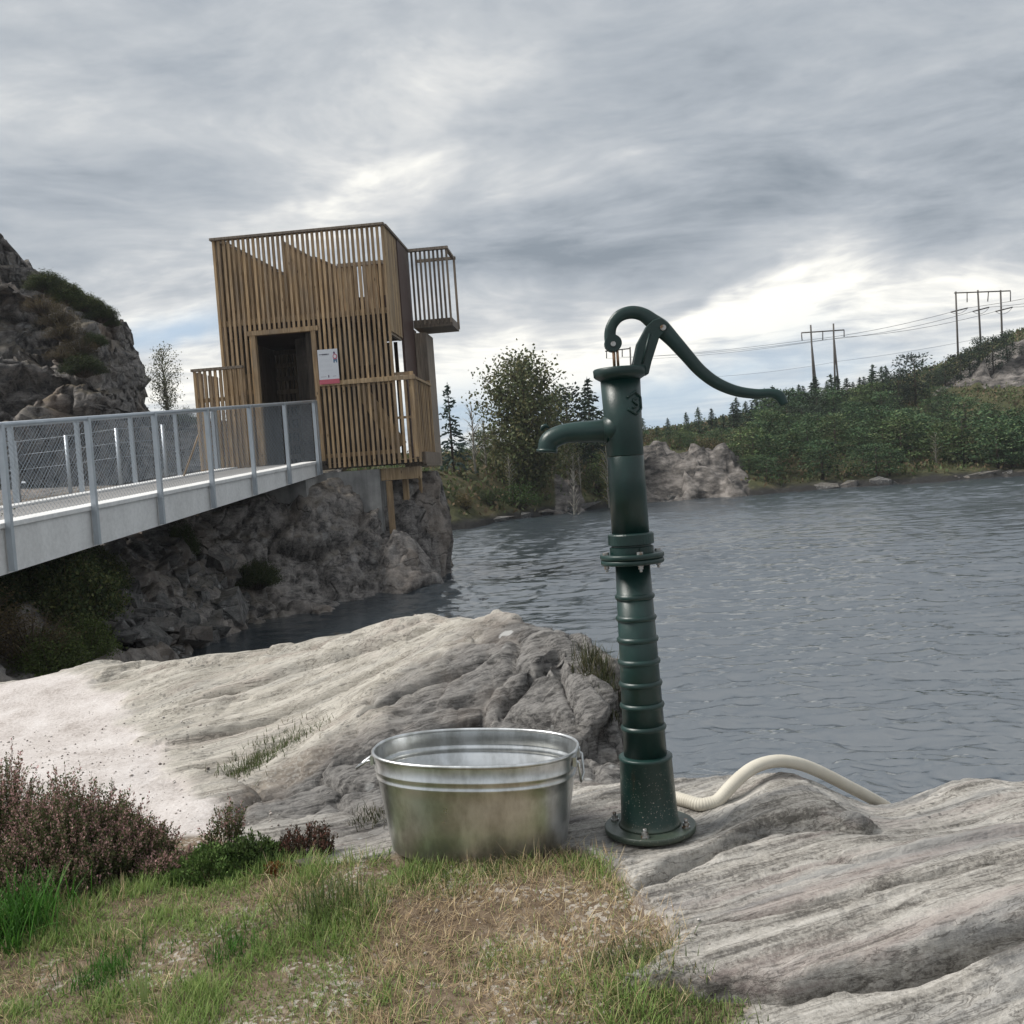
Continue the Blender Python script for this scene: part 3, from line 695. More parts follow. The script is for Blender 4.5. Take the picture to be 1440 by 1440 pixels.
for x, y, z in ((-30, 60, 3), (-45, 90, 4), (-12, 62, 3.2), (-5, 100, 4), (20, 110, 5), (45, 110, 7), (70, 110, 10), (80, 80, 11), (80, 60, 6), (-30, 45, 2.6), (-14, 42, 1.8), (-12, 35, 2.6), (-18, 34, 2.8), (-8, 36, 1.6), (-25, 34, 2.8), (-60, 50, 4), (60, 52, 1), (0, 140, 3), (40, 150, 4), (80, 150, 6), (-60, 140, 4)):
    FS.append((x, y, z))
FS = np.array(FS); FFIT = tps_fit(FS[:, :2], FS[:, 2], 1e-2)
FACE = np.array([PY(a, b, c)[:2] for a, b, c in ((880, 710, 49.6), (890, 640, 56.5), (960, 630, 57.5), (1045, 625, 57), (1052, 700, 50.5))])
SLABS = np.array([PY(a, b, c)[:2] for a, b, c in ((1300, 560, 76), (1330, 525, 81), (1440, 478, 80), (1600, 430, 80), (1600, 560, 70), (1440, 545, 70), (1380, 560, 73))])
OUT2 = np.array([PY(a, b, c)[:2] for a, b, c in ((775, 726, 43.5), (780, 668, 50), (815, 668, 50), (835, 720, 45))])
def far_height(X):
    z = tps_eval(FFIT, X); p = np.c_[X, z]
    rock = np.maximum.reduce([sstep(poly_sd(X, FACE), -1.0, 0.8), sstep(poly_sd(X, SLABS), -0.5, 1.5), sstep(poly_sd(X, OUT2), -0.4, 0.5)])
    q = np.stack([fbm(p * 0.4, 2, 401), fbm(p * 0.4, 2, 402), fbm(p * 0.4, 2, 403)], 1)
    b1, c1 = blocks((p + q) * np.array((0.5, 0.4, 0.8)), 411, 0.9); b2, c2 = blocks((p + q) * np.array((1.3, 1.0, 2)), 413, 0.9)
    shore_rock = (1 - sstep(z, 0.15, 0.6)) * sstep(z, -0.3, 0.0)
    z = z + rock * (0.8 * b1 + 0.35 * b2 - 0.3 * c1 ** 2 - 0.15 * c2 ** 2) + 0.25 * fbm(p * 0.35, 3, 417) * sstep(z, 0.3, 2) + 0.22 * shore_rock * b2
    return z, np.maximum(rock, 0.35 * shore_rock)
mt, T = material('heath_and_rock')
P = T.pos(); zr = T.sep(T.attr('zone'))[0]
n = T.noise(P, 0.9, 6, 0.65); n2 = T.noise(P, 0.22, 3)
heath = T.ramp(T.m('ADD', T.m('MULTIPLY', n, 0.65), T.m('MULTIPLY', n2, 0.35)), [(0.36, (0.03, 0.036, 0.016)), (0.5, (0.065, 0.066, 0.03)), (0.64, (0.115, 0.09, 0.052))])
rk = T.ramp(T.noise(T.mapping(P, scale=(0.6, 0.6, 1.4)), 1.6, 8, 0.68), [(0.38, (0.025, 0.024, 0.024)), (0.50, (0.11, 0.10, 0.092)), (0.64, (0.24, 0.22, 0.205))])
wet = T.m('SUBTRACT', 1.0, T.smooth(T.m('ADD', T.sep(P)[2], T.m('MULTIPLY', T.m('SUBTRACT', n, 0.5), 0.5)), 0.15, 0.5))
heath = T.mix(wet, heath, (0.022, 0.021, 0.02))
principled(T, T.mix(T.smooth(T.m('ADD', zr, T.m('MULTIPLY', T.m('SUBTRACT', n, 0.5), 0.9)), 0.4, 0.6), heath, rk), 0.9, normal=T.bump(n, 0.8, 0.25), spec=0.2)
M_FAR = mt
fth = np.linspace(rad(-46), rad(42), 380); fr = np.geomspace(34, 210, 230)
TH, RR = np.meshgrid(fth, fr, indexing='ij')
XYf = np.c_[(RR * np.sin(TH)).ravel(), (RR * np.cos(TH)).ravel()]
zf, rk_ = far_height(XYf)
FF = grid_faces(380, 230); FV = np.c_[XYf, zf]; kp = FV[FF, 2].max(1) > -0.3
u, inv = np.unique(FF[kp], return_inverse=True)
tag(link('far_shore_terrain', np_mesh('far_shore_terrain', FV[u], inv.reshape(-1, 4), True, np.c_[rk_, rk_, rk_][u], 'zone'), M_FAR), kind='structure')
def far_at(x, y): return float(far_height(np.array([[x, y]]))[0][0])

# ------------------------------------------------------------------ foliage
def leaf_material(name, rough=0.75, var=0.5, transl=0.25, spec=0.25):
    mt, T = material(name)
    c = T.attr('col'); r = T.rnd()
    c = T.mix(1.0, c, T.ramp(T.m('ADD', r, 0.0), [(0, (1 - var, 1 - var * 0.9, 1 - var)), (1, (1 + var * 0.35, 1 + var * 0.25, 1))]), 'MULTIPLY')
    b = T.new('ShaderNodeBsdfPrincipled'); T.put(b.inputs['Base Color'], c); b.inputs['Roughness'].default_value = rough; b.inputs['Specular IOR Level'].default_value = spec
    tr = T.new('ShaderNodeBsdfTranslucent'); T.put(tr.inputs[0], c)
    mx = T.new('ShaderNodeMixShader'); mx.inputs[0].default_value = transl
    T.l.new(b.outputs[0], mx.inputs[1]); T.l.new(tr.outputs[0], mx.inputs[2])
    o_ = T.new('ShaderNodeOutputMaterial'); T.l.new(mx.outputs[0], o_.inputs[0])
    return mt
M_LEAF = leaf_material('leaves'); M_NEEDLE = leaf_material('needles', 0.8, 0.5, 0.12); M_BLADE = leaf_material('grass_blades', 0.6, 0.0, 0.3); M_HEATH = leaf_material('heather_sprigs', 0.85, 0.1, 0.15)
def bark(name, a, b, sc):
    mt, T = material(name); P = T.coord('Object')
    principled(T, T.mix(T.smooth(T.noise(T.mapping(P, scale=(1, 1, 0.25)), sc, 5, 0.65), 0.4, 0.62), a, b), 0.9, normal=T.bump(T.noise(P, sc * 2, 4), 0.6, 0.02), spec=0.2)
    return mt
M_BARK = bark('bark', (0.045, 0.035, 0.028), (0.12, 0.095, 0.075), 6); M_BIRCH = bark('birch_bark', (0.40, 0.38, 0.34), (0.14, 0.12, 0.10), 3)
def quads(C, A, Bv, col):
    """rhombic leaves at C with half axes A and Bv"""
    n = len(C); V = np.empty((n, 4, 3)); V[:, 0] = C - A; V[:, 1] = C + Bv; V[:, 2] = C + A; V[:, 3] = C - Bv
    return V.reshape(-1, 3), np.arange(n * 4).reshape(-1, 4), np.repeat(col, 4, axis=0)
def rand_dirs(rs, n):
    d = rs.normal(size=(n, 3)); return d / np.linalg.norm(d, axis=1)[:, None]
GAIN = 2.0
def mixcol(rs, n, cols, jitter=0.25):
    cols = np.array(cols) * GAIN; c = cols[rs.integers(0, len(cols), n)]
    return c * (1 + jitter * rs.uniform(-1, 1, (n, 1)))
def crown_mesh(name, C, D, size, aspect, col, rs):
    n = len(C); E = np.cross(D, rand_dirs(rs, n)); E /= np.maximum(np.linalg.norm(E, axis=1), 1e-6)[:, None]
    V, Fc, K = quads(C, D * size[:, None], E * (size * aspect)[:, None], col)
    return np_mesh(name, V, Fc, False, K)
def spruce(seed, h=1.0, r=0.26, cols=((0.022, 0.038, 0.026), (0.035, 0.055, 0.034)), dense=1.0, sparse=0.0):
    rs = np.random.default_rng(seed); C = []; D = []; S = []
    nw = 22
    for k in range(nw):
        t = 0.10 + 0.88 * k / (nw - 1); L = r * (1 - t) ** 0.85 * 1.0 + 0.012
        for b in range(int(7 * dense)):
            if rs.random() < sparse: continue
            a = rs.uniform(0, 6.283); l = L * rs.uniform(0.65, 1.15); up = 0.35 * t - 0.18
            m = max(3, int(11 * l / r * dense) + 2)
            for s in np.linspace(0.15, 1, m):
                p = np.array((math.cos(a) * l * s, math.sin(a) * l * s, t + up * l * s - 0.25 * l * s * s))
                d = np.array((math.cos(a), math.sin(a), up - 0.3 * s)) + rs.normal(size=3) * 0.45
                C.append(p + rs.normal(size=3) * 0.008); D.append(d / np.linalg.norm(d)); S.append(0.020 + 0.016 * rs.random())
    for s in np.linspace(0.9, 1.02, 8): C.append(np.array((0, 0, s))); D.append(np.array((0, 0, 1.0))); S.append(0.02)
    C = np.array(C) * h; D = np.array(D); S = np.array(S) * h
    crown = crown_mesh('crown', C, D, S, 0.45, mixcol(rs, len(C), cols), rs)
    tr = MB().tube([(0, 0, -0.08 * h), (0, 0, 0.5 * h), (0, 0, 0.99 * h)], [0.018 * h, 0.011 * h, 0.002 * h], 6).mesh('trunk')
    return crown, tr, M_NEEDLE, M_BARK
def pine(seed, h=1.0, w=0.62, cols=((0.020, 0.040, 0.022), (0.030, 0.056, 0.028), (0.044, 0.064, 0.031)), low=0.15, n=26, per=60):
    rs = np.random.default_rng(seed); C = []; D = []; CF = []; tb = MB().tube([(0, 0, -0.08 * h), (0.02 * h, 0, 0.45 * h), (0, 0.01 * h, 0.92 * h)], [0.028 * h, 0.018 * h, 0.004 * h], 6)
    for k in range(n):
        t = low + (0.97 - low) * (k + rs.random()) / n; a = k * 2.4 + rs.uniform(-.5, .5)
        R = w * 0.5 * (1 - ((t - 0.35) / 0.75) ** 2 if t > 0.35 else 0.75 + 0.25 * t / 0.35) * rs.uniform(0.45, 1.1)
        c = np.array((math.cos(a) * R, math.sin(a) * R, t + 0.10 * R))
        tb.tube([(0, 0, (t - 0.06) * h), tuple(c * h)], [0.007 * h, 0.002 * h], 4)
        off = rs.normal(size=(per, 3)) * np.array((0.085, 0.085, 0.028)); C.append(c + off); CF += [rs.uniform(0.6, 1.5)] * per
        d = off / 0.08 + np.array((0, 0, 0.6)) + rs.normal(size=(per, 3)) * 0.5; D.append(d / np.linalg.norm(d, axis=1)[:, None])
    C = np.vstack(C) * h; D = np.vstack(D); S = rs.uniform(0.016, 0.032, len(C)) * h
    return crown_mesh('crown', C, D, S, 0.5, mixcol(rs, len(C), cols) * np.array(CF)[:, None], rs), tb.mesh('trunk'), M_NEEDLE, M_BARK
def birch(seed, h=1.0, w=0.62, cols=((0.075, 0.085, 0.03), (0.055, 0.07, 0.025), (0.10, 0.09, 0.035)), low=0.22, n=70, per=40, leaf=0.011, mat_b=None, top_thin=0.4):
    rs = np.random.default_rng(seed); C = []
    tb = MB().tube([(0, 0, -0.06 * h), (0.02 * h, 0, 0.35 * h), (-0.01 * h, 0, 0.7 * h), (0, 0, 0.97 * h)], [0.020 * h, 0.014 * h, 0.007 * h, 0.002 * h], 6)
    for k in range(n):
        t = low + (1.0 - low) * (k + rs.random()) / n; a = k * 2.4 + rs.uniform(-.6, .6)
        R = w * 0.5 * math.sin(math.pi * min(1, max(0.08, (t - low * 0.6) / (1.12 - low * 0.6)))) ** 0.7 * rs.uniform(0.25, 1.1)
        c = np.array((math.cos(a) * R, math.sin(a) * R, t + rs.uniform(-0.03, 0.05)))
        t0 = max(0.15, t - 0.55 * R - 0.06)
        m_ = np.array((c[0] * 0.45, c[1] * 0.45, (t0 + c[2]) / 2 + 0.02))
        tb.tube([(0, 0, t0 * h), tuple(m_ * h), tuple(c * h)], [0.006 * h, 0.004 * h, 0.0012 * h], 4)
        m = int(per * (1 - top_thin * sstep(np.array(t), 0.6, 1.0)))
        f = rs.random((m, 1)); base = m_ + (c - m_) * f
        C.append(base + rs.normal(size=(m, 3)) * np.array((0.045, 0.045, 0.04)))
    C = np.vstack(C) * h; D = rand_dirs(rs, len(C)); S = rs.uniform(0.6, 1.3, len(C)) * leaf * h
    return crown_mesh('crown', C, D, S, 0.7, mixcol(rs, len(C), cols, 0.35), rs), tb.mesh('trunk'), M_LEAF, mat_b or M_BIRCH
def shrub(seed, h=1.0, w=1.2, cols=((0.03, 0.045, 0.018), (0.05, 0.065, 0.025)), n=60, per=40, leaf=0.028, mat=None):
    rs = np.random.default_rng(seed); C = []; tb = MB()
    for k in range(n):
        a = rs.uniform(0, 6.283); R = w * 0.5 * math.sqrt(rs.random()) ; t = math.sqrt(max(0.03, 1 - (R / (w * 0.52)) ** 2)) * rs.uniform(0.45, 1.08)
        c = np.array((math.cos(a) * R, math.sin(a) * R, t))
        tb.tube([(c[0] * 0.15 * h, c[1] * 0.15 * h, -0.1 * h), tuple(c * 0.6 * h), tuple(c * h)], [0.012 * h, 0.008 * h, 0.002 * h], 4)
        f = rs.random((per, 1)) ** 0.6
        C.append(c * (0.35 + 0.65 * f) + rs.normal(size=(per, 3)) * 0.06)
    C = np.vstack(C) * h; D = rand_dirs(rs, len(C)); D[:, 2] = np.abs(D[:, 2]); S = rs.uniform(0.5, 1.4, len(C)) * leaf * h
    return crown_mesh('crown', C, D, S, 0.6, mixcol(rs, len(C), cols, 0.35), rs), tb.mesh('stems'), mat or M_LEAF, M_BARK
def plant(kind, name, loc, scale, label, cat, group=None, rz=0.0, widen=1.0):
    t = thing(name, loc, label, cat, group, rz); t.scale = (scale * widen, scale * widen, scale)
    c, s, mc, ms = kind
    link(c.name.split('.')[0], c, mc, t); link(s.name.split('.')[0], s, ms, t)
    return t
SPR = [spruce(1), spruce(2, r=0.22), spruce(3, r=0.3, dense=1.1)]
SPB = spruce(4, r=0.24, cols=((0.035, 0.055, 0.05), (0.05, 0.07, 0.065)), dense=0.85, sparse=0.15)
PIN = [pine(11), pine(12, w=0.85), pine(13, w=0.75, cols=((0.035, 0.058, 0.025), (0.05, 0.076, 0.032), (0.06, 0.074, 0.036))), pine(14, w=1.0, low=0.06)]
PDK = [pine(15, w=0.8, cols=((0.014, 0.022, 0.016), (0.022, 0.034, 0.022))), pine(16, w=0.6, cols=((0.014, 0.022, 0.016), (0.022, 0.034, 0.022)))]
BIR = [birch(21), birch(22, w=0.5), birch(23, w=0.45, cols=((0.10, 0.105, 0.04), (0.12, 0.10, 0.045)), per=16, n=40)]
BIRBIG = birch(24, w=0.78, n=170, per=110, low=0.08, leaf=0.012, cols=((0.046, 0.056, 0.027), (0.038, 0.05, 0.024), (0.062, 0.062, 0.032)), mat_b=M_BARK, top_thin=0.45)
BARE = birch(25, w=0.35, n=40, per=5, low=0.2, leaf=0.008, cols=((0.10, 0.09, 0.06), (0.08, 0.08, 0.05)))
SHR = [shrub(31), shrub(32, w=1.6), shrub(33, w=1.5, cols=((0.07, 0.055, 0.028), (0.055, 0.052, 0.025)))]
SHG = shrub(34, w=1.5, cols=((0.03, 0.055, 0.018), (0.045, 0.075, 0.024)))
def far_tree(kind, px, base, top, y, name, label, cat, group=None, widen=1.0, rz=None):
    p = PY(px, base, y); q = PY(px, top, y); z = far_at(p[0], p[1])
    z0 = min(p[2], z + 0.3) if z < p[2] else z
    return plant(kind, name, (p[0], p[1], z - 0.05), max(0.5, q[2] - z + 0.05), label, cat, group, rz if rz is not None else px * 0.37, widen)
far_tree(BIR[0], 700, 690, 600, 48, 'bank_tree', 'bushy green tree between the bare saplings and the tall birch', 'tree', widen=1.1)
far_tree(PIN[0], 860, 690, 575, 55, 'bank_pine', 'green pine partly hidden behind the pump barrel', 'pine', widen=1.0)
far_tree(BIR[1], 800, 700, 600, 50, 'bank_tree', 'slender leafy tree below the dark pines left of the pump', 'tree', widen=1.3)
far_tree(SPB, 637, 650, 541, 45, 'young_spruce', 'bluish open young spruce against the sky right of the tower', 'spruce')
far_tree(BARE, 668, 650, 566, 46, 'bare_sapling', 'thin nearly bare sapling right of the bluish young spruce', 'sapling')
far_tree(BARE, 684, 655, 585, 47, 'bare_sapling', 'short bare sapling between the thin sapling and the big birch', 'sapling')
far_tree(BIRBIG, 745, 680, 503, 47, 'birch_tree', 'tall broad brownish green birch left of the pump spout', 'birch', widen=1.02)
rb = np.random.default_rng(9)
for k in range(16):
    px = 648 + k * 14 + rb.uniform(-6, 6); y = rb.uniform(51, 60)
    far_tree((PIN + PDK)[k % 6], px, 668, rb.uniform(604, 640), y, 'bank_pine', 'green pine in the tree mass ' + ('right of the bare saplings' if px < 720 else 'behind the trunk of the tall birch' if px < 780 else 'between tall birch and pump barrel'), 'pine', 'pines of the left far bank', widen=1.25)
far_tree(PDK[1], 803, 660, 543, 52, 'dark_pine', 'narrow dark pine at the right edge of the tall birch', 'pine')
far_tree(SPR[2], 834, 660, 533, 54, 'dark_spruce', 'dark spruce just left of the pump barrel', 'spruce')
far_tree(PDK[0], 778, 680, 560, 53, 'dark_pine', 'wide dark pine behind the tall birch', 'pine')
rs = np.random.default_rng(5)
for k, (px, b, t) in enumerate(((906, 628, 588), (925, 628, 600), (941, 625, 588), (953, 622, 600), (967, 622, 580), (984, 618, 573))):
    far_tree(SPR[k % 3], px, b, t, 78, 'skyline_spruce', ['first small skyline spruce right of the pump barrel', 'low skyline spruce second right of the pump barrel', 'pointed skyline spruce third right of the pump barrel', 'low skyline spruce fourth right of the pump barrel',
             'tall skyline spruce fifth right of the pump barrel', 'tallest skyline spruce where the forest slope begins'][k], 'spruce', 'small spruces on the skyline', widen=1.25)
for k in range(26):
    px = 1000 + k * 9.5 + rs.uniform(-4, 4); gnd = np.interp(px, [1000, 1060, 1120, 1180, 1240], [612, 598, 576, 560, 549])
    far_tree(SPR[k % 3], px, gnd, np.interp(px, [1000, 1060, 1120, 1180, 1250], [588, 566, 548, 540, 530]) - rs.uniform(-2, 16), 78 + rs.uniform(0, 5), 'ridge_spruce', 'small dark spruce in the row along the ridge under the pylon', 'spruce', 'spruces along the wooded ridge', widen=1.5)
far_tree(SPR[0], 1229, 560, 513, 76, 'ridge_spruce', 'left spruce of the pair right of the middle pylon', 'spruce', widen=1.2)
far_tree(SPR[2], 1248, 560, 515, 76, 'ridge_spruce', 'right spruce of the pair right of the middle pylon', 'spruce', widen=1.1)
far_tree(PDK[0], 1287, 556, 497, 74, 'dark_pine', 'broad dark pine standing left of the three pole pylon', 'pine', widen=0.95)
far_tree(PDK[1], 1265, 560, 520, 74, 'dark_pine', 'short dark pine beside the broad ridge pine', 'pine')
for k, (px, b, t, w_) in enumerate(((1352, 535, 497, 1.2), (1378, 530, 474, 0.9), (1398, 528, 472, 0.9), (1418, 524, 464, 0.8), (1438, 522, 486, 1.0), (1330, 540, 512, 1.3), (1365, 535, 488, 1.1))):
    far_tree(PDK[k % 2], px, b, t, 76, 'dark_pine', ['pine under the left pole of the right pylon', 'pine under the middle pole of the right pylon', 'pine between middle and right poles of the right pylon', 'pointed tallest pine under the right pole of the right pylon',
             'dark pine cut by the right photo edge', 'low dark pine left of the right pylon', 'dense dark pine behind the pylon pines'][k], 'pine', 'dark pines below the right pylon', widen=w_)
for k in range(80):
    px = rs.uniform(1055, 1500); f = rs.random(); y = 53.6 + 14 * f
    gnd = 691 - 0.072 * (px - 1150) - 72 * f ** 0.8
    hpx = rs.uniform(44, 84) * (1 - 0.35 * f)
    far_tree(PIN[k % 4], px, gnd, gnd - hpx, y, 'shore_pine', 'green dwarf pine ' + ('at the water edge of' if f < 0.33 else 'in the middle of' if f < 0.66 else 'along the top of') + ' the far thicket, ' + ('left end near the bluff' if px < 1160 else 'left of the pale birch' if px < 1270 else 'around the pale birch' if px < 1370 else 'by the right photo edge'), 'pine', 'dwarf pines lining the far shore', widen=1.35)
for k in range(46):
    px = rs.uniform(1060, 1330); f = rs.random(); y = 68 + 12 * f; gnd = 625 - 0.12 * (px - 1080) - 36 * f
    far_tree((PIN + PDK)[k % 6], px, gnd, gnd - rs.uniform(26, 50), y, 'slope_pine', 'small pine on the slope above the thicket, ' + ('below the middle pylon' if px < 1190 else 'below the ridge spruce pair'), 'pine', 'pines on the far slope', widen=1.3)
far_tree(BIR[2], 1318, 672, 608, 55.5, 'birch_tree', 'yellowish green birch with pale stem on the right far shore', 'birch', widen=0.9)
for k in range(22):
    px = rs.uniform(880, 1050); y = rs.uniform(58, 70); gnd = 640 - (y - 58) * 1.6
    far_tree((PIN + SHR)[k % 7], px, gnd, gnd - rs.uniform(14, 30), y, 'bluff_shrub', 'low shrub on top of the pale rock bluff right of the pump', 'shrub', 'shrubs on the rock bluff', widen=1.5)
for k, (px, b, t, y, kd) in enumerate(((655, 742, 690, 41, 2), (690, 735, 680, 43, 1), (730, 728, 672, 44.5, 3), (712, 715, 655, 47, 0), (760, 715, 668, 48, 3), (650, 700, 640, 47, 2), (800, 690, 640, 51, 1), (840, 708, 650, 50, 0), (858, 690, 640, 53, 1), (625, 690, 640, 48, 2), (675, 690, 640, 49, 1))):
    far_tree([SHR[0], SHR[1], SHR[2], SHG][kd], px, b, t, y, 'bank_shrub', ['brown shrub at the water edge left of the bright green bush', 'olive shrub at the water left of the bright green bush', 'bright green bush at the water below the tall birch', 'dark shrub above the bright green bush', 'green bush on the bank below the pump spout',
         'brown shrub right of the tower foot', 'olive shrub left of the pump barrel under the dark pines', 'dark shrub at the water directly left of the pump barrel', 'olive shrub touching the pump barrel from the left', 'brown shrub half hidden by the tower foot', 'olive shrub below the bare saplings'][k], 'shrub', 'shrubs on the left far bank', widen=1.1)
for k in range(16):
    px = rs.uniform(640, 860); y = rs.uniform(44, 52); gnd = 715 - (y - 44) * 5.5
    far_tree([BIR[2], BARE][k % 2], px, gnd, gnd - rs.uniform(45, 75), y, 'bank_sapling', 'slim pale stemmed sapling on the bank beneath the tall birch', 'sapling', 'saplings on the left far bank', widen=0.8)
# ground cover of heath on the far slopes: one mass
rsx = np.random.default_rng(77); n = 42000
a = rsx.uniform(rad(-16), rad(34), n); r = np.sqrt(rsx.uniform(40 ** 2, 100 ** 2, n)); X = np.c_[r * np.sin(a), r * np.cos(a)]
zz, rk2 = far_height(X); ok = (zz > 0.35) & (rsx.random(n) > rk2 * 1.1); X = X[ok]; zz = zz[ok]; n = len(X)
rep = 3; C = np.repeat(np.c_[X, zz + 0.1], rep, axis=0) + rsx.normal(size=(n * rep, 3)) * np.array((0.3, 0.3, 0.14)); D = rand_dirs(rsx, len(C)); D[:, 2] = np.abs(D[:, 2]) + 0.3
me = crown_mesh('heath', C, D, rsx.uniform(0.06, 0.15, len(C)), 0.6, mixcol(rsx, len(C), ((0.032, 0.042, 0.02), (0.05, 0.054, 0.028), (0.07, 0.054, 0.036), (0.04, 0.058, 0.024)), 0.35), rsx)
tag(link('heath_undergrowth', me, M_LEAF), 'olive and brown heath undergrowth covering the far slopes', 'undergrowth', kind='stuff')

# ------------------------------------------------------------------ pylons and cables
mt, T = material('weathered_pole'); P = T.coord('Object')
principled(T, T.mix(T.noise(T.mapping(P, scale=(1, 1, 0.1)), 8, 4), (0.055, 0.048, 0.042), (0.12, 0.105, 0.09)), 0.85); M_POLE = mt
mt, T = material('cable_metal'); principled(T, (0.10, 0.105, 0.11), 0.6, 0.3); M_CABLE = mt
mt, T = material('insulator_glass'); principled(T, (0.07, 0.055, 0.05), 0.3); M_INS = mt
def pylon(label, y, poles, arm, ins, arms2=()):
    b = PY(*poles[0][1], y); t = thing('power_pylon', tuple(b), label, 'pylon', 'wooden power line pylons')
    L = lambda q, yy=y: tuple(np.array(PY(q[0], q[1], yy)) - b)
    s = y / FPX
    for top, bot in poles:
        q0, q1 = L(top), L(bot); MB().tube([(q1[0], q1[1], q1[2] - 1.5), q0], [1.5 * s, 1.1 * s], 8).build('pole', M_POLE, t)
    q0, q1 = L(arm[0]), L(arm[1]); MB().tube([q0, q1], 0.9 * s, 6).build('crossarm', M_POLE, t)
    for a_, b_ in ins: MB().tube([L(a_), L(b_)], 0.75 * s, 6).build('insulator', M_INS, t)
    for a_, b_ in arms2: MB().tube([L(a_), L(b_)], 0.9 * s, 6).build('line_insulator', M_INS, t)
pylon('two legged wooden pylon with slanting braces on the wooded ridge', 120, [((1140, 457), (1145, 556)), ((1141, 480), (1150, 556)), ((1172, 455), (1174, 554)), ((1173, 478), (1181, 553))],
      ((1127, 468), (1187, 464)), [((1127, 468), (1128, 479)), ((1157, 466), (1157, 478)), ((1187, 464), (1187, 474))])
pylon('three pole wooden pylon above the dark pines at right', 105, [((1344, 410), (1347, 500)), ((1375, 408), (1379, 480)), ((1407, 408), (1409, 478))],
      ((1342, 412), (1421, 409)), [((1360, 412), (1360, 425)), ((1390, 411), (1389, 424)), ((1421, 410), (1421, 424))],
      [((1337, 439), (1361, 433)), ((1368, 438), (1391, 432)), ((1400, 438), (1424, 432))])
pylon('far pylon top glimpsed behind the pump handle bracket', 175, [((886, 488), (890, 600)), ((864, 490), (868, 600))], ((851, 494), (887, 490)), [((853, 494), (853, 504)), ((875, 492), (875, 502))])
def cable(label, pts, sag):
    q = [np.array(PY(a_, b_, c_)) for a_, b_, c_ in pts]; P_ = []
    for i in range(len(q) - 1):
        for t in np.linspace(0, 1, 16, endpoint=(i == len(q) - 2)):
            p = q[i] + (q[i + 1] - q[i]) * t; p[2] -= sag * 4 * t * (1 - t); P_.append(p)
    b = P_[0]; MB().tube([p - b for p in P_], 0.024, 4).build('power_cable', M_CABLE).location = b
    o = bpy.context.scene.objects[-1]
    return o
def add_cable(label, pts, sag, r=0.024):
    q = [np.array(PY(a_, b_, c_)) for a_, b_, c_ in pts]; P_ = []
    for i in range(len(q) - 1):
        for t in np.linspace(0, 1, 16):
            p = q[i] + (q[i + 1] - q[i]) * t; P_.append(p - np.array((0, 0, sag * 4 * t * (1 - t))))
    b = P_[0].copy(); ob = MB().tube([p - b for p in P_], r, 5).build('power_cable', M_CABLE); ob.location = b
    tag(ob, label, 'cable', 'power cables')
add_cable('topmost power cable from the left insulators of the pylons', [(853, 504, 175), (1128, 479, 120), (1337, 439, 105), (1361, 433, 104), (1600, 380, 92)], 0.35)
add_cable('middle power cable from the centre insulators of the pylons', [(875, 502, 175), (1157, 478, 120), (1368, 438, 105), (1391, 432, 104), (1620, 388, 92)], 0.45)
add_cable('lowest of the three power cables from the right insulators', [(900, 505, 175), (1187, 474, 120), (1400, 438, 105), (1424, 432, 104), (1640, 396, 92)], 0.45)
add_cable('faint single wire running low behind the middle pylon', [(1000, 530, 150), (1180, 508, 140), (1440, 463, 120), (1600, 430, 110)], 0.3, 0.018)
# ------------------------------------------------------------------ timber, steel and concrete
def timber(name, a, b, knots=True, rough=0.75):
    mt, T = material(name); P = T.coord('Object'); r = T.rnd()
    off = T.comb(T.m('MULTIPLY', r, 37.0), T.m('MULTIPLY', r, 11.0), T.m('MULTIPLY', r, 23.0))
    P = T.v('ADD', P, off)
    g = T.noise(T.mapping(P, scale=(9, 9, 0.55)), 4.0, 6, 0.6, 0.4); w = T.noise(P, 1.1, 4, 0.6)
    c = T.mix(T.smooth(g, 0.35, 0.68), a, b)
    c = T.mix(T.m('MULTIPLY', T.smooth(w, 0.45, 0.7), 0.45), c, (0.17, 0.15, 0.135))
    k = T.m('SUBTRACT', 1.0, T.smooth(T.voro(T.mapping(P, scale=(4, 4, 1.5)), 1.9), 0.05, 0.13))
    c = T.mix(T.m('MULTIPLY', k, 0.75), c, (0.06, 0.03, 0.014))
    c = T.mix(1.0, c, T.ramp(r, [(0, (0.72, 0.70, 0.68)), (0.5, (1, 1, 1)), (1, (1.22, 1.18, 1.1))]), 'MULTIPLY')
    principled(T, c, rough, normal=T.bump(g, 0.3, 0.004), spec=0.25); return mt
M_SLAT = timber('larch_slat', (0.30, 0.205, 0.116), (0.51, 0.37, 0.228))
M_BOARD = timber('larch_board', (0.30, 0.21, 0.12), (0.49, 0.36, 0.225))
M_GREYB = timber('weathered_board', (0.19, 0.152, 0.118), (0.33, 0.275, 0.222))
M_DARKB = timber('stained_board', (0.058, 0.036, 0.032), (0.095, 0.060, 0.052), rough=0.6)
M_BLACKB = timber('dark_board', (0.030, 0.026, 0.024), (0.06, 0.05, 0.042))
mt, T = material('concrete'); P = T.pos()
principled(T, T.ramp(T.m('ADD', T.m('MULTIPLY', T.noise(P, 2.0, 6, 0.65), 0.6), T.m('MULTIPLY', T.noise(T.mapping(P, scale=(6, 6, 0.5)), 1.5, 4), 0.4)), [(0.35, (0.15, 0.15, 0.148)), (0.62, (0.36, 0.355, 0.345))]), 0.85, normal=T.bump(T.noise(P, 18, 5, 0.7), 0.3, 0.01)); M_CONC = mt
mt, T = material('pale_deck_paint'); P = T.pos()
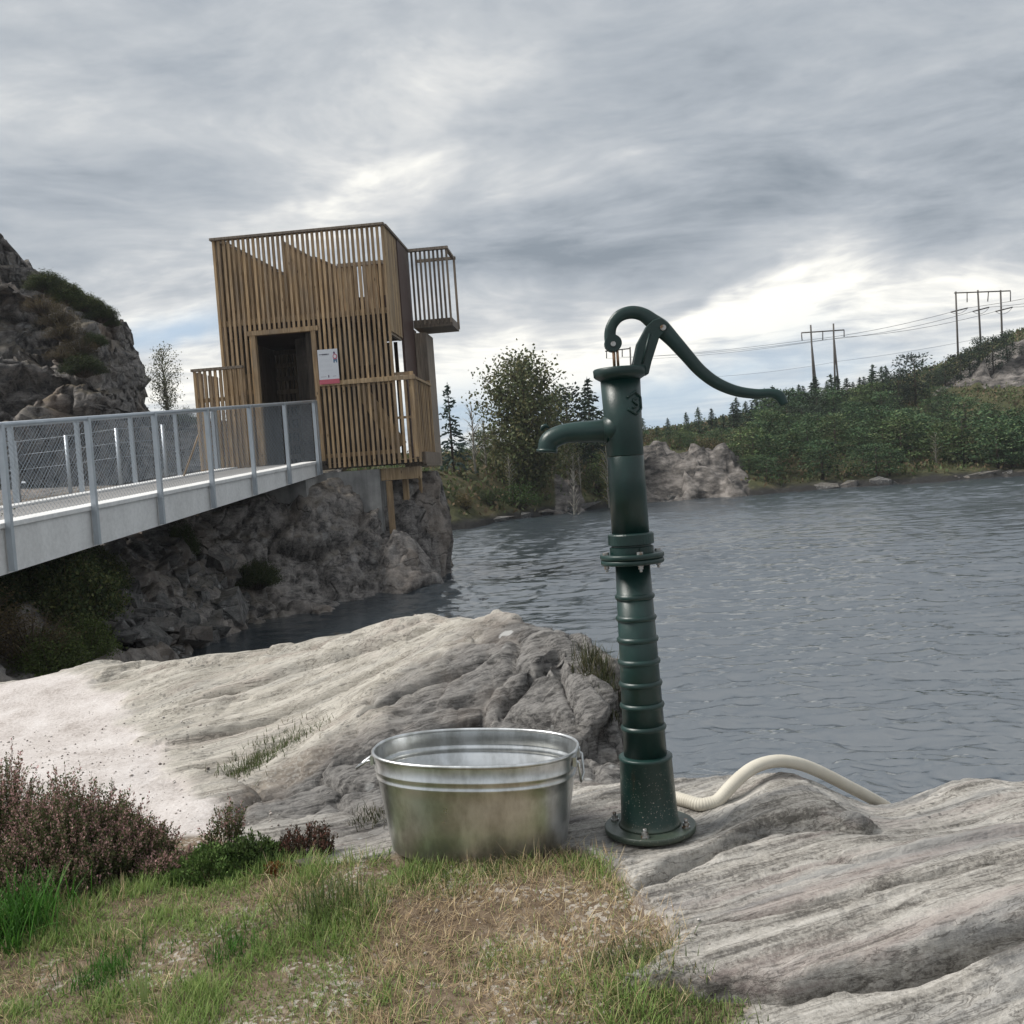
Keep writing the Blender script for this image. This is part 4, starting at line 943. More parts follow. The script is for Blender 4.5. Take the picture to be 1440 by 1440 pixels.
principled(T, T.ramp(T.m('ADD', T.m('MULTIPLY', T.noise(T.mapping(P, scale=(5, 1, 0.6)), 2.0, 6, 0.65), 0.6), T.m('MULTIPLY', T.noise(P, 20, 4), 0.4)), [(0.30, (0.58, 0.58, 0.57)), (0.6, (0.79, 0.79, 0.78))]), 0.6, normal=T.bump(T.noise(P, 30, 4), 0.15, 0.004)); M_FASC = mt
mt, T = material('galvanised_steel'); P = T.coord('Object')
gv = T.voro(P, 60, 'F1', 'Color')
principled(T, T.mix(T.noise(P, 7, 4), (0.36, 0.40, 0.44), (0.52, 0.56, 0.60)), T.m('ADD', 0.36, T.m('MULTIPLY', T.noise(P, 14, 4), 0.25)), 0.75); M_GALV = mt

# ------------------------------------------------------------------ the slatted tower
TW0 = np.array(PY(537, 317, 19.6)); TW_RZ = rad(-5)
tower = thing('lookout_tower', (TW0[0], TW0[1], 2.5), 'slatted wooden lookout tower on the cliff at the end of the bridge', 'tower', rz=TW_RZ)
_c, _s = math.cos(TW_RZ), math.sin(TW_RZ)
def t_local(p): d = np.asarray(p) - np.array((TW0[0], TW0[1], 2.5)); return np.array((d[0] * _c + d[1] * _s, -d[0] * _s + d[1] * _c, d[2]))
CL = t_local(CAM)
def on_y(px, py, ly):   # point of that direction on the tower's plane y=ly (local)
    dr = ray(px, py); dl = np.array((dr[0] * _c + dr[1] * _s, -dr[0] * _s + dr[1] * _c, dr[2])); return CL + dl * ((ly - CL[1]) / dl[1])
def on_x(px, py, lx):
    dr = ray(px, py); dl = np.array((dr[0] * _c + dr[1] * _s, -dr[0] * _s + dr[1] * _c, dr[2])); return CL + dl * ((lx - CL[0]) / dl[0])
TL = on_y(300, 333, 0); XL = TL[0]; ZT = 0.5 * (TL[2] + on_y(537, 317, 0)[2]); ZF = 0.02
DL, DR = on_y(360, 472, 0)[0], on_y(438, 466, 0)[0]; DT = on_y(400, 469, 0)[2]
ZR = on_y(500, 540, 0)[2]          # guard rail height
rt = random.Random(4)
_slat_cache = {}
def slat(x0, x1, y0, y1, z0, z1, parent=tower, mat=None, name='slat'):
    key = (round(x1 - x0, 3), round(y1 - y0, 3), round(z1 - z0, 3), (mat or M_SLAT).name)
    if key not in _slat_cache:
        me = MB().box((0, 0, 0), (x1 - x0, y1 - y0, z1 - z0)).mesh(name); me.materials.append(mat or M_SLAT); _slat_cache[key] = me
    o = link(name, _slat_cache[key], None, parent); o.location = (x0 + rt.uniform(-.003, .003), y0 + rt.uniform(-.002, .002), z0 + rt.uniform(-0.004, 0.0)); return o
NS = 34; pitch = (0 - XL) / NS; sw_ = pitch * 0.50
for k in range(NS + 1):
    x = XL + k * pitch - sw_ / 2
    if x + sw_ > DL - 0.03 and x < DR + 0.05:
        slat(x, x + sw_, -0.045, 0, DT + 0.10, ZT - 0.05)
    else:
        slat(x, x + sw_, -0.045, 0, ZF - 0.10, ZT - 0.05)
MB().box((XL - 0.06, -0.10, ZT - 0.05), (0.05, 0.06, ZT)).build('top_rail', M_GREYB, tower, 0.006)
for z in (0.12, ZR - 0.04, 2.86):
    if z > DT: MB().box((XL, 0.003, z), (0.0, 0.05, z + 0.11)).build('girt', M_SLAT, tower)
    else:
        MB().box((XL, 0.003, z), (DL - 0.09, 0.05, z + 0.08)).build('girt', M_SLAT, tower); MB().box((DR + 0.1, 0.003, z), (0.0, 0.05, z + 0.08)).build('girt', M_SLAT, tower)
# door frame
fr = thing('door_frame', (0, 0, 0), None, None); fr.parent = tower
MB().box((DL - 0.09, -0.07, ZF + 0.05), (DL, 0.05, DT)).build('jamb', M_SLAT, fr); MB().box((DR, -0.07, ZF + 0.05), (DR + 0.09, 0.05, DT)).build('jamb', M_SLAT, fr)
MB().box((DL - 0.15, -0.08, DT), (DR + 0.15, 0.05, DT + 0.09)).build('lintel', M_SLAT, fr)
# guard rail on the front, running on past the corner
LX = 0.40
MB().box((DR + 0.10, -0.085, ZR), (LX + 0.04, -0.047, ZR + 0.09)).build('guard_rail', M_BOARD, tower, 0.004)
for k in range(4):
    x = 0.10 + k * pitch; slat(x, x + sw_, -0.045, 0, ZF - 0.10, ZR + 0.05)
slat(LX - 0.07, LX, -0.06, 0.01, ZF, ZR + 0.16, name='corner_post')
MB().box((0.0, -0.03, ZR + 0.10), (LX, 0.0, ZR + 0.16)).build('guard_rail', M_BOARD, tower)
MB().box((0.0, -0.03, ZR - 0.75), (LX, 0.0, ZR - 0.70)).build('guard_rail', M_BOARD, tower)
# right side of the lower platform
for k in range(9):
    y = 0.14 + k * 0.2; slat(LX - 0.045, LX, y, y + 0.05, ZF, ZR + 0.02)
MB().box((LX - 0.07, 0.02, ZR + 0.02), (LX + 0.02, 2.0, ZR + 0.07)).build('guard_rail', M_BOARD, tower)
slat(LX - 0.07, LX, 1.9, 1.98, ZF, ZR + 0.14, name='corner_post')
MB().box((0.0, -0.03, -0.02), (LX - 0.05, 2.4, 0.0)).build('platform_deck', M_BOARD, tower)
MB().box((LX + 0.003, 0.3, -0.12), (LX + 0.07, 2.2, 0.12)).build('platform_edge', M_GREYB, tower)
MB().box((XL, 0.003, -0.10), (LX - 0.05, 0.05, -0.022)).build('sill_beam', M_BLACKB, tower)
# floors
MB().box((XL + 0.05, 0.06, -0.06), (-0.05, 3.2, 0.0)).build('floor', M_BLACKB, tower)
MB().box((XL + 0.05, 0.06, DT + 0.12), (-0.03, 3.2, DT + 0.30)).build('upper_floor', M_DARKB, tower)
# left side: close boards
for k in range(16):
    y = 0.06 + k * 0.2; slat(XL - 0.02, XL + 0.025, y, y + 0.196, ZF, ZT - 0.05, mat=M_GREYB, name='board')
MB().box((XL - 0.06, 0.06, ZT - 0.05), (XL + 0.06, 3.3, ZT)).build('top_rail', M_GREYB, tower)
# back wall lattice
for k in range(NS):
    x = XL + (k + 0.5) * pitch
    if x > -1.05: break
    slat(x, x + sw_ * 1.25, 3.2, 3.24, ZF, DT + 0.1, mat=M_GREYB)
for k in range(9):
    z = 0.25 + k * 0.3; MB().box((XL, 3.16, z), (-1.0, 3.198, z + 0.10)).build('lattice_rail', M_GREYB, tower)
for k in range(6):
    x = -0.95 + k * 0.19; slat(x, x + 0.08, 3.2, 3.25, ZF, DT + 0.10)
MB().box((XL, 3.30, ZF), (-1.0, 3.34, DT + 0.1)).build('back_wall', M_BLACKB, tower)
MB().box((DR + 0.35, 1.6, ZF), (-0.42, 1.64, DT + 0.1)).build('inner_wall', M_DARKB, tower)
# inner stair rising behind the front slats
p0, p1 = on_y(478, 505, 1.1), on_y(580, 628, 1.1)
MB().prism([(p0[0] - 0.35, p0[2] + 0.35), (p0[0] - 0.10, p0[2] + 0.40), (p1[0] - 0.12, p1[2] + 0.10), (p1[0] - 0.38, p1[2] - 0.06)], 1.08, 1.14).build('stair_string', M_BOARD, tower)
MB().box((on_y(496, 480, .5)[0], 0.5, on_y(496, 515, .5)[2]), (on_y(527, 480, .5)[0], 0.53, on_y(510, 480, .5)[2])).build('plywood_panel', M_GREYB, tower)
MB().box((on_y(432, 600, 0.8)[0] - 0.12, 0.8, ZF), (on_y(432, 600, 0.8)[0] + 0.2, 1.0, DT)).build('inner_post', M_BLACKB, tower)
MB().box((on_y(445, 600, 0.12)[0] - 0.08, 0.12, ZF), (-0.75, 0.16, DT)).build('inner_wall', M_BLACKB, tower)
# boarded balustrades with raking tops behind the upper slats
def raked(px0, py0, px1, py1, pyb, ly, nb, mat, bottom=None):
    a, b = on_y(px0, py0, ly), on_y(px1, py1, ly); zb = bottom if bottom is not None else on_y((px0 + px1) / 2, pyb, ly)[2]
    for k in range(nb):
        x0 = a[0] + (b[0] - a[0]) * k / nb; x1 = a[0] + (b[0] - a[0]) * (k + 1) / nb - 0.006
        z0 = a[2] + (b[2] - a[2]) * k / nb; z1 = a[2] + (b[2] - a[2]) * (k + 1) / nb
        MB().prism([(x0, zb), (x1, zb), (x1, z1), (x0, z0)], ly, ly + 0.028).build('board', mat, tower)
    MB().prism([(a[0], a[2]), (b[0], b[2]), (b[0], b[2] + 0.05), (a[0], a[2] + 0.05)], ly - 0.02, ly + 0.05).build('raking_rail', M_GREYB, tower)
raked(308, 338, 402, 388, 455, 0.30, 10, M_SLAT, DT + 0.13)
raked(396, 341, 445, 368, 432, 0.55, 6, M_BOARD, DT + 0.13)
raked(443, 364, 473, 377, 432, 0.70, 4, M_BOARD, DT + 0.13)
a_, b_ = on_y(474, 376, 2.9), on_y(532, 370, 2.9)
for k in range(11):
    x = a_[0] + (b_[0] - a_[0]) * k / 10; slat(x, x + 0.06, 2.9, 2.94, DT + 0.3, a_[2], mat=M_SLAT)
MB().box((a_[0], 2.87, a_[2] - 0.01), (b_[0] + 0.1, 2.97, a_[2] + 0.07)).build('back_rail', M_GREYB, tower)
wz0 = on_y(500, 418, 2.9)[2]; wx0, wx1 = on_y(499, 400, 2.9)[0], on_y(523, 400, 2.9)[0]
MB().box((a_[0] - 0.2, 2.945, DT + 0.3), (b_[0] + 0.1, 2.97, wz0)).build('back_board', M_DARKB, tower)
MB().box((a_[0] - 0.2, 2.945, wz0), (wx0, 2.97, a_[2])).build('back_board', M_BOARD, tower)
MB().box((wx1, 2.945, wz0), (b_[0] + 0.1, 2.97, a_[2])).build('back_board', M_BOARD, tower)
# right side: upper boards, stained wall behind them
YB = on_x(545 + 9, 333, 0.0)[1]; YB = max(0.9, min(1.4, YB)); YE = 2.45
ZB = on_x(540, 459, 0.0)[2]; ZB = DT - 0.12
nb = 9
for k in range(nb):
    y0 = 0.003 + (YB - 0.003) * k / nb; slat(0.003, 0.03, y0, y0 + (YB - 0.003) / nb - 0.005, ZB, ZT - 0.05, mat=M_BOARD, name='board')
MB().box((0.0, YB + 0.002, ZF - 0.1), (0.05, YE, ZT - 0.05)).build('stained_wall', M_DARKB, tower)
MB().box((-0.05, 0.07, ZT - 0.05), (0.07, YE, ZT)).build('top_rail', M_GREYB, tower)
MB().box((-0.06, 0.06, ZB - 0.05), (0.0, YB, ZB)).build('soffit_beam', M_GREYB, tower)
# slim grey return behind
for k in range(3):
    slat(0.06 + k * 0.085, 0.06 + k * 0.085 + 0.08, YE, YE + 0.06, -0.15, on_y(590, 468, YE)[2], mat=M_GREYB, name='board')
MB().box((0.0, YE + 0.061, -0.15), (0.31, 3.4, on_y(590, 468, YE)[2])).build('grey_wall', M_GREYB, tower)
# balcony
bx1 = on_y(634, 420, YE)[0]; zb0 = on_y(638, 457, YE)[2]; zb1 = on_y(638, 446, YE)[2]; yb1 = YE + 1.05
bal = thing('balcony', (0, 0, 0), None, None); bal.parent = tower
MB().box((0.052, YE, zb0), (bx1, yb1, zb1)).build('balcony_floor', M_GREYB, bal)
def bal_slats(x0, x1, y, n):
    for k in range(n):
        x = x0 + (x1 - x0 - 0.05) * k / (n - 1); slat(x, x + 0.045, y - 0.04, y, zb0 + 0.06, ZT - 0.06, bal, M_GREYB)
bal_slats(0.10, bx1, YE - 0.001, 9)
MB().box((0.055, YE - 0.09, ZT - 0.06), (bx1 + 0.02, YE + 0.01, ZT)).build('balcony_rail', M_GREYB, bal); MB().box((0.055, yb1 - 0.02, ZT - 0.06), (bx1 + 0.03, yb1 + 0.07, ZT)).build('balcony_rail', M_GREYB, bal)
MB().box((bx1 - 0.06, YE + 0.011, ZT - 0.06), (bx1 + 0.01, yb1 - 0.021, ZT - 0.01)).build('balcony_rail', M_GREYB, bal)
slat(bx1 - 0.03, bx1 + 0.02, yb1 - 0.05, yb1, zb0 + 0.05, ZT - 0.06, bal, M_GREYB)
# low slatted box on the left
lb0, lb1 = on_y(272, 520, -0.25), on_y(340, 514, -0.25); zl = 0.5 * (lb0[2] + lb1[2])
sb = thing('side_screen', (0, 0, 0), None, None); sb.parent = tower
for k in range(10):
    x = lb0[0] + (lb1[0] - lb0[0] - sw_) * k / 9; slat(x, x + sw_, -0.29, -0.25, -0.1, zl - 0.05, sb, M_SLAT)
MB().box((lb0[0] - 0.03, -0.33, zl - 0.05), (lb1[0] + 0.03, -0.22, zl)).build('screen_rail', M_GREYB, sb)
MB().box((lb0[0], -0.245, zl - 0.66), (lb1[0], -0.20, zl - 0.58)).build('screen_rail', M_SLAT, sb)
for k in range(5):
    slat(lb0[0] + 0.45 + k * 0.09, lb0[0] + 0.45 + k * 0.09 + 0.085, 0.55, 0.58, 0.0, zl - 0.08, sb, M_BOARD, 'board')
for k in range(7):
    slat(lb0[0], lb0[0] + 0.04, -0.15 + k * 0.2, -0.09 + k * 0.2, -0.1, zl - 0.05, sb, M_GREYB)
# timber supports under the platform
q0, q1 = on_y(536, 655, 0.25), on_y(594, 660, 0.25)
MB().box((q0[0], 0.16, -0.40), (q1[0] - 0.02, 0.30, -0.165)).build('support_beam', M_BOARD, tower)
for (px, py0, py1, ly) in ((546, 661, 762, 0.15), (569, 661, 705, 0.75), (588, 658, 690, 1.5)):
    c = on_y(px, py0, ly); e = on_y(px, py1, ly); MB().box((c[0] - 0.055, ly - 0.06, e[2] - 0.35), (c[0] + 0.055, ly + 0.05, -0.16 if ly > 0.3 else -0.41)).build('support_post', M_BOARD, tower)
MB().box((0.0, 0.5, -0.16), (LX + 0.05, 2.3, -0.03)).build('platform_joist', M_GREYB, tower)
# concrete footing below the tower
f0, f1 = on_y(456, 700, 0.06), on_y(536, 700, 0.06)
me = MB().box((XL + 0.1, 0.06, -1.5), (f1[0], 2.6, -0.165)).mesh('foundation'); fo = link('concrete_footing', me, M_CONC)
fo.location = (TW0[0], TW0[1], 2.5); fo.rotation_euler = (0, 0, TW_RZ); tag(fo, 'stained grey concrete footing under the slatted tower', 'foundation')

# ------------------------------------------------------------------ notice on the facade
mt, T = material('notice_print'); U = T.coord('Generated'); ux, uy, uz = T.sep(U)
def rect(x0, x1, z0, z1):
    a = T.m('MULTIPLY', T.m('GREATER_THAN', ux, x0), T.m('LESS_THAN', ux, x1)); b = T.m('MULTIPLY', T.m('GREATER_THAN', uz, z0), T.m('LESS_THAN', uz, z1)); return T.m('MULTIPLY', a, b)
def disc(x, z, r, asp=1.4): 
    return T.m('LESS_THAN', T.m('ADD', T.m('POWER', T.m('SUBTRACT', ux, x), 2.0), T.m('POWER', T.m('MULTIPLY', T.m('SUBTRACT', uz, z), asp), 2.0)), r * r)
c = (0.62, 0.64, 0.68)
band = T.m('LESS_THAN', uz, 0.135); c = T.mix(band, c, (0.50, 0.10, 0.14))
c = T.mix(T.m('MULTIPLY', rect(0.06, 0.58, 0.845, 0.868), T.m('GREATER_THAN', T.noise(T.mapping(U, scale=(60, 1, 6)), 1.0, 2), 0.40)), c, (0.07, 0.07, 0.09))
c = T.mix(rect(0.22, 0.50, 0.835, 0.875), c, (0.10, 0.10, 0.13))
c = T.mix(rect(0.08, 0.55, 0.81, 0.82), c, (0.40, 0.41, 0.44))
for z in (0.70, 0.67, 0.64, 0.55, 0.52, 0.49, 0.40, 0.37):
    c = T.mix(T.m('MULTIPLY', rect(0.10, 0.72, z, z + 0.010), T.m('GREATER_THAN', T.noise(T.mapping(U, scale=(40, 1, 40)), 1.0, 1), 0.47)), c, (0.50, 0.52, 0.56))
c = T.mix(rect(0.08, 0.36, 0.205, 0.222), c, (0.38, 0.39, 0.42)); c = T.mix(rect(0.45, 0.51, 0.185, 0.255), c, (0.10, 0.07, 0.12)); c = T.mix(rect(0.68, 0.86, 0.205, 0.225), c, (0.40, 0.40, 0.44))
# small printed figure: head, shirt, trousers
c = T.mix(rect(0.77, 0.96, 0.60, 0.715), c, (0.06, 0.14, 0.24)); c = T.mix(rect(0.84, 0.89, 0.60, 0.65), c, (0.62, 0.64, 0.68))
c = T.mix(disc(0.865, 0.775, 0.115), c, (0.45, 0.10, 0.15)); c = T.mix(disc(0.86, 0.78, 0.07), c, (0.66, 0.62, 0.64)); c = T.mix(disc(0.83, 0.885, 0.05), c, (0.12, 0.06, 0.12))
principled(T, c, 0.35); M_NOTICE = mt
n0, n1 = on_y(447, 541, -0.1), on_y(476, 491, -0.1)
na = on_y(450, 541, -0.11); nb_ = on_y(446, 492, -0.11); nc = on_y(474, 490, -0.11)
nt = thing('notice_board', tuple(np.array((TW0[0] + (nb_[0]) * _c - (-0.115) * _s, TW0[1] + nb_[0] * _s + (-0.115) * _c, 2.5 + na[2]))), 'white printed notice with red bottom band beside the tower doorway', 'sign', rz=TW_RZ)
W_, H_ = nc[0] - nb_[0], nc[2] - na[2]
MB().box((0, 0, 0), (W_, 0.012, H_)).build('notice_sheet', M_NOTICE, nt)
MB().box((0.02, 0.013, 0.02), (W_ - 0.02, 0.06, H_ - 0.02)).build('backing_batten', M_SLAT, nt)
# ------------------------------------------------------------------ footbridge
BA = np.array((PY(5, 735, 10.0))); BB = np.array((PY(447, 648, 19.35)))
RA = PY(5, 597, 10.0)[2]; RB = PY(447, 564, 19.35)[2]; FA = PY(5, 807, 10.0)[2]; FB = PY(455, 668, 19.35)[2]
bdir = (BB - BA); blen = np.linalg.norm(bdir[:2]); bx, by = bdir[0] / blen, bdir[1] / blen   # along
nx_, ny_ = -by, bx                                                                            # to the left
def bp(s, n, z=0.0):    # s metres along from BA, n metres to the left
    return np.array((BA[0] + bx * s + nx_ * n, BA[1] + by * s + ny_ * n, z))
def lin(a, b, s): return a + (b - a) * s / blen
def deck_z(s): return lin(BA[2], BB[2], s)
def rail_z(s): return lin(RA, RB, s)
def fas_z(s): return lin(FA, FB, s)
S0, S1 = -4.2, blen
bridge = thing('footbridge', tuple(bp(0, 0, 0)), 'pale grey footbridge with galvanised mesh railings leading to the slatted tower', 'footbridge')
org = bp(0, 0, 0)
def slab(name, mat, s0, s1, n0, n1, zt, zbot, bevel=0.0):
    p = []
    for zf_ in (zbot, zt):
        for s, n in ((s0, n0), (s1, n0), (s1, n1), (s0, n1)): p.append(bp(s, n, zf_(s)) - org)
    return MB().hexa(p).build(name, mat, bridge, bevel)
WD = 1.95
posts = [1.55 * k for k in range(-2, 7)] + [blen - 0.05]
for a_, b_ in zip(posts[:-1], posts[1:]):
    slab('edge_beam', M_FASC, a_ + 0.004, b_ - 0.004, 0.0, 0.14, lambda s: deck_z(s) - 0.06, fas_z)
    slab('kerb', M_FASC, a_ + 0.003, b_ - 0.003, -0.03, 0.30, deck_z, lambda s: deck_z(s) - 0.057, 0.01)
mt, T = material('deck_grating'); P = T.pos()
principled(T, T.mix(T.noise(P, 3, 5), (0.20, 0.195, 0.19), (0.31, 0.30, 0.29)), 0.8, normal=T.bump(T.noise(P, 40, 3), 0.4, 0.01)); M_DECK = mt
slab('deck', M_DECK, S0, S1 + 0.25, 0.305, WD - 0.305, lambda s: deck_z(s) - 0.03, lambda s: deck_z(s) - 0.16)
slab('far_edge_beam', M_FASC, S0, S1, WD - 0.30, WD, deck_z, fas_z)
mt, T = material('mesh_wire'); principled(T, (0.34, 0.38, 0.42), 0.45, 0.7); M_WIRE = mt
def railing(n, inset, first=True):
    for s in posts:
        z1 = rail_z(s) + 0.012; z0 = fas_z(s) + 0.02 if first else deck_z(s) - 0.05
        p = bp(s, n) - org
        MB().tube([(p[0], p[1], z0), (p[0], p[1], z1)], 0.034, 4, False, up=(bx, by, 0), sx=1.0, sy=1.3).build('post', M_GALV, bridge)
    a = bp(posts[0], n) - org; b = bp(posts[-1], n) - org
    MB().tube([(a[0], a[1], rail_z(posts[0])), (b[0], b[1], rail_z(posts[-1]))], 0.026, 8).build('handrail', M_GALV, bridge)
    mc = 0.068
    for s0, s1 in zip(posts[:-1], posts[1:]):
        s0 += 0.04; s1 -= 0.04
        m = MB(); L = s1 - s0; H = 1.0; k0 = -int(H / mc) - 1; V = []; Fq = []
        for sgn in (1, -1):
            for k in range(k0, int((L + H) / mc) + 2):
                # in (t,h): t = k*mc + sgn*h ; clip to 0..L
                pts = []
                for h in (0.0, 1.0):
                    pts.append((k * mc + (sgn * h * 1.0 if sgn > 0 else -h * 1.0), h))
                (t0, h0), (t1, h1) = pts
                if sgn < 0: pass
                dt = t1 - t0
                lo, hi = 0.0, 1.0
                if dt > 0: lo, hi = max(lo, (0 - t0) / dt), min(hi, (L - t0) / dt)
                elif dt < 0: lo, hi = max(lo, (L - t0) / dt), min(hi, (0 - t0) / dt)
                if hi - lo < 0.02: continue
                ends = []
                for f in (lo, hi):
                    t = t0 + dt * f; h = h0 + (h1 - h0) * f; s = s0 + t
                    zz_ = deck_z(s) + 0.03 + h * (rail_z(s) - deck_z(s) - 0.03); q = bp(s, n + inset) - org; ends.append((q[0], q[1], zz_))
                m.tube(ends, 0.0019, 3, False, up=(nx_, ny_, 0), cap=False)
        m.build('mesh_panel', M_WIRE, bridge)
railing(-0.06, 0.045); railing(WD + 0.05, -0.045, False)
a, b = PY(258, 671, 17.4) - org, PY(279, 612, 17.4) - org
MB().tube([tuple(a), tuple(b)], 0.018, 6).build('brace', M_BOARD, bridge)
# abutment
p = []
e0, e1 = blen - 0.62, blen + 0.05
ab = MB(); vs = []
for z in (1.2, FB - 0.03):
    for s, n in ((e0, 0.05), (e1, 0.05), (e1, WD - 0.1), (e0, WD - 0.1)):
        vs.append(bp(s, n, min(z, fas_z(s) - 0.015) if z > 1.5 else z) - org)
ob = ab.hexa(vs).build('bridge_abutment', M_CONC); ob.location = org; tag(ob, 'concrete abutment block under the tower end of the bridge', 'abutment')
# second fence on the land behind the bridge
fence = thing('path_fence', tuple(PY(92, 690, 19.5)), 'low galvanised wire fence on the land behind the bridge', 'fence'); fo_ = np.array(fence.location)
tops = []
for px, t, b in ((-60, 628, 705), (20, 620, 700), (92, 612, 692), (163, 602, 685), (228, 597, 678)):
    y = 20.5; q0, q1 = PY(px, b, y), PY(px, t, y)
    MB().tube([(q1[0] - fo_[0], q1[1] - fo_[1], q0[2] - fo_[2] - 0.3), tuple(q1 - fo_)], 0.04, 6).build('post', M_GALV, fence); tops.append(q1 - fo_)
for dzz in (0.02, 0.3, 0.6): MB().tube([tuple(t - np.array((0, 0, dzz))) for t in tops], 0.006, 4).build('wire', M_WIRE, fence)

# ------------------------------------------------------------------ rubble of quarried stones
def stone_mesh(seed):
    rs = np.random.default_rng(seed); bm = bmesh.new()
    for q in [np.array(((k & 1) * 2 - 1, (k >> 1 & 1) * 2 - 1, (k >> 2) * 2 - 1)) * np.array((0.62, 0.46, 0.36)) * rs.uniform(0.55, 1.1, 3) for k in range(8)] + list(rs.normal(size=(7, 3)) * np.array((0.5, 0.38, 0.3))):
        bm.verts.new(q)
    r_ = bmesh.ops.convex_hull(bm, input=bm.verts)
    bmesh.ops.delete(bm, geom=[v for v in bm.verts if not v.link_faces], context='VERTS')
    me = bpy.data.meshes.new('stone'); bm.to_mesh(me); bm.free(); me.materials.append(M_STONE); return me
STM = [stone_mesh(k) for k in range(500, 510)]
rs = np.random.default_rng(8); cnt = 0
tip = np.array([PY(150, 925, 12.2)[:2], PY(260, 925, 13.0)[:2], PY(335, 880, 16.2)[:2], PY(300, 800, 16.6)[:2], PY(215, 750, 16.4)[:2], PY(150, 790, 14.2)[:2]])
lo, hi = tip.min(0), tip.max(0); tries = 0
big_done = []
while cnt < 240 and tries < 14000:
    tries += 1
    q = rs.uniform(lo, hi)
    if poly_sd(q[None], tip)[0] < -0.15: continue
    s = rs.uniform(0.12, 0.30) * (1.6 if rs.random() < 0.15 else 1)
    if any((q[0] - b[0]) ** 2 + (q[1] - b[1]) ** 2 < (0.40 * (s + b[2])) ** 2 for b in big_done): continue
    big_done.append((q[0], q[1], s))
    zb_ = bank_at(q[0], q[1])
    if zb_ < -0.35: continue
    o = bpy.data.objects.new('quarried_stone', STM[cnt % 10]); COL.objects.link(o)
    o.location = (q[0], q[1], zb_ + 0.32 * s); o.scale = (s * rs.uniform(0.9, 1.5), s * rs.uniform(0.8, 1.2), s * rs.uniform(0.8, 1.3)); o.rotation_euler = (rs.uniform(-.6, .6), rs.uniform(-.6, .6), rs.uniform(0, 6.28))
    tag(o, ('large ' if s > 0.31 else 'small ' if s < 0.2 else '') + 'angular grey stone ' + ('at the waterline of' if zb_ < 0.35 else 'halfway up' if zb_ < 0.9 else 'near the top of') + ' the rubble bank below the footbridge', 'stone', 'quarried stones of the rubble bank'); cnt += 1

for k in range(46):
    px = rs.uniform(640, 1500) if k % 3 else rs.uniform(700, 870); ys = np.interp(px, [a[0] for a in shore], [a[1] for a in shore]); q = PZ(px, ys - 1, 0.0); s = rs.uniform(0.3, 0.75)
    o = bpy.data.objects.new('shore_boulder', STM[k % 10]); COL.objects.link(o); o.location = (q[0], q[1] + rs.uniform(0, 0.8), rs.uniform(-0.05, 0.12)); o.scale = (s * rs.uniform(1.0, 2.2), s, s * rs.uniform(0.5, 0.9)); o.rotation_euler = (rs.uniform(-.2, .2), rs.uniform(-.2, .2), rs.uniform(-.6, .6))
    tag(o, 'grey boulder at the far waterline ' + ('below the tall birch' if px < 780 else 'left of the pump barrel' if px < 860 else 'under the rock bluff' if px < 1050 else 'at the left end of the thicket' if px < 1240 else 'at the right end of the thicket'), 'boulder', 'boulders along the far waterline')
# ------------------------------------------------------------------ shrubs on the bank and on the hill
BSH = [shrub(41, w=1.5, cols=((0.018, 0.028, 0.012), (0.03, 0.042, 0.016), (0.045, 0.05, 0.02)), n=220, per=110, leaf=0.021), shrub(42, w=1.3, cols=((0.03, 0.045, 0.014), (0.045, 0.06, 0.02)), n=200, per=90, leaf=0.020), shrub(43, w=1.5, cols=((0.05, 0.04, 0.02), (0.075, 0.055, 0.03)), n=110, per=40, leaf=0.016)]
def bank_plant(kind, px, py, y, h, name, label, cat, group=None, widen=1.0):
    p = PY(px, py, y); z = bank_at(p[0], p[1]); return plant(kind, name, (p[0], p[1], z - 0.08), h, label, cat, group, px * 0.7, widen)
bank_plant(BSH[0], 95, 880, 11.6, 0.95, 'bank_bush', 'large dark green bush under the bridge beside the rubble', 'bush')
bank_plant(BSH[0], 20, 870, 11.4, 1.0, 'bank_bush', 'dark green bush under the bridge at the left photo edge', 'bush')
bank_plant(BSH[2], 45, 915, 10.3, 0.6, 'bank_bush', 'brown tangled bush below the dark bushes under the bridge', 'bush', widen=1.2)
bank_plant(BSH[1], 118, 925, 11.0, 0.55, 'bank_bush', 'fresh green low bush at the foot of the rubble bank', 'bush', widen=1.1)
bank_plant(BSH[0], 60, 840, 12.4, 0.9, 'bank_bush', 'dark bush directly beneath the bridge beam between the two large bushes', 'bush')
bank_plant(BSH[0], 130, 850, 13.0, 0.7, 'bank_bush', 'dark bush tucked under the beam beside the rubble top', 'bush')
bank_plant(BSH[1], 70, 945, 10.3, 0.5, 'bank_bush', 'low green bush at the path edge below the large bushes', 'bush', widen=1.3)
bank_plant(BSH[0], -40, 900, 10.8, 0.9, 'bank_bush', 'dark bush cut by the left photo edge under the bridge', 'bush')
bank_plant(BSH[2], -50, 940, 9.9, 0.7, 'bank_bush', 'brown dead bush at the path edge cut by the left photo edge', 'bush', widen=1.3)
bank_plant(BSH[1], 262, 838, 15.9, 0.62, 'bank_bush', 'upright dark bush growing between rubble and cliff', 'bush', widen=0.7)
bank_plant(BSH[0], 365, 845, 17.0, 0.45, 'bank_bush', 'low dark bush in the cliff hollow above the water', 'bush', widen=1.2)
def hill_plant(kind, px, py, y, h, label, widen=1.0, name='hill_shrub'):
    p = PY(px, py, y); plant(kind, name, (p[0], p[1], p[2] - 0.15), h, label, 'shrub', 'shrubs on the rock hill', px * 0.9, widen)
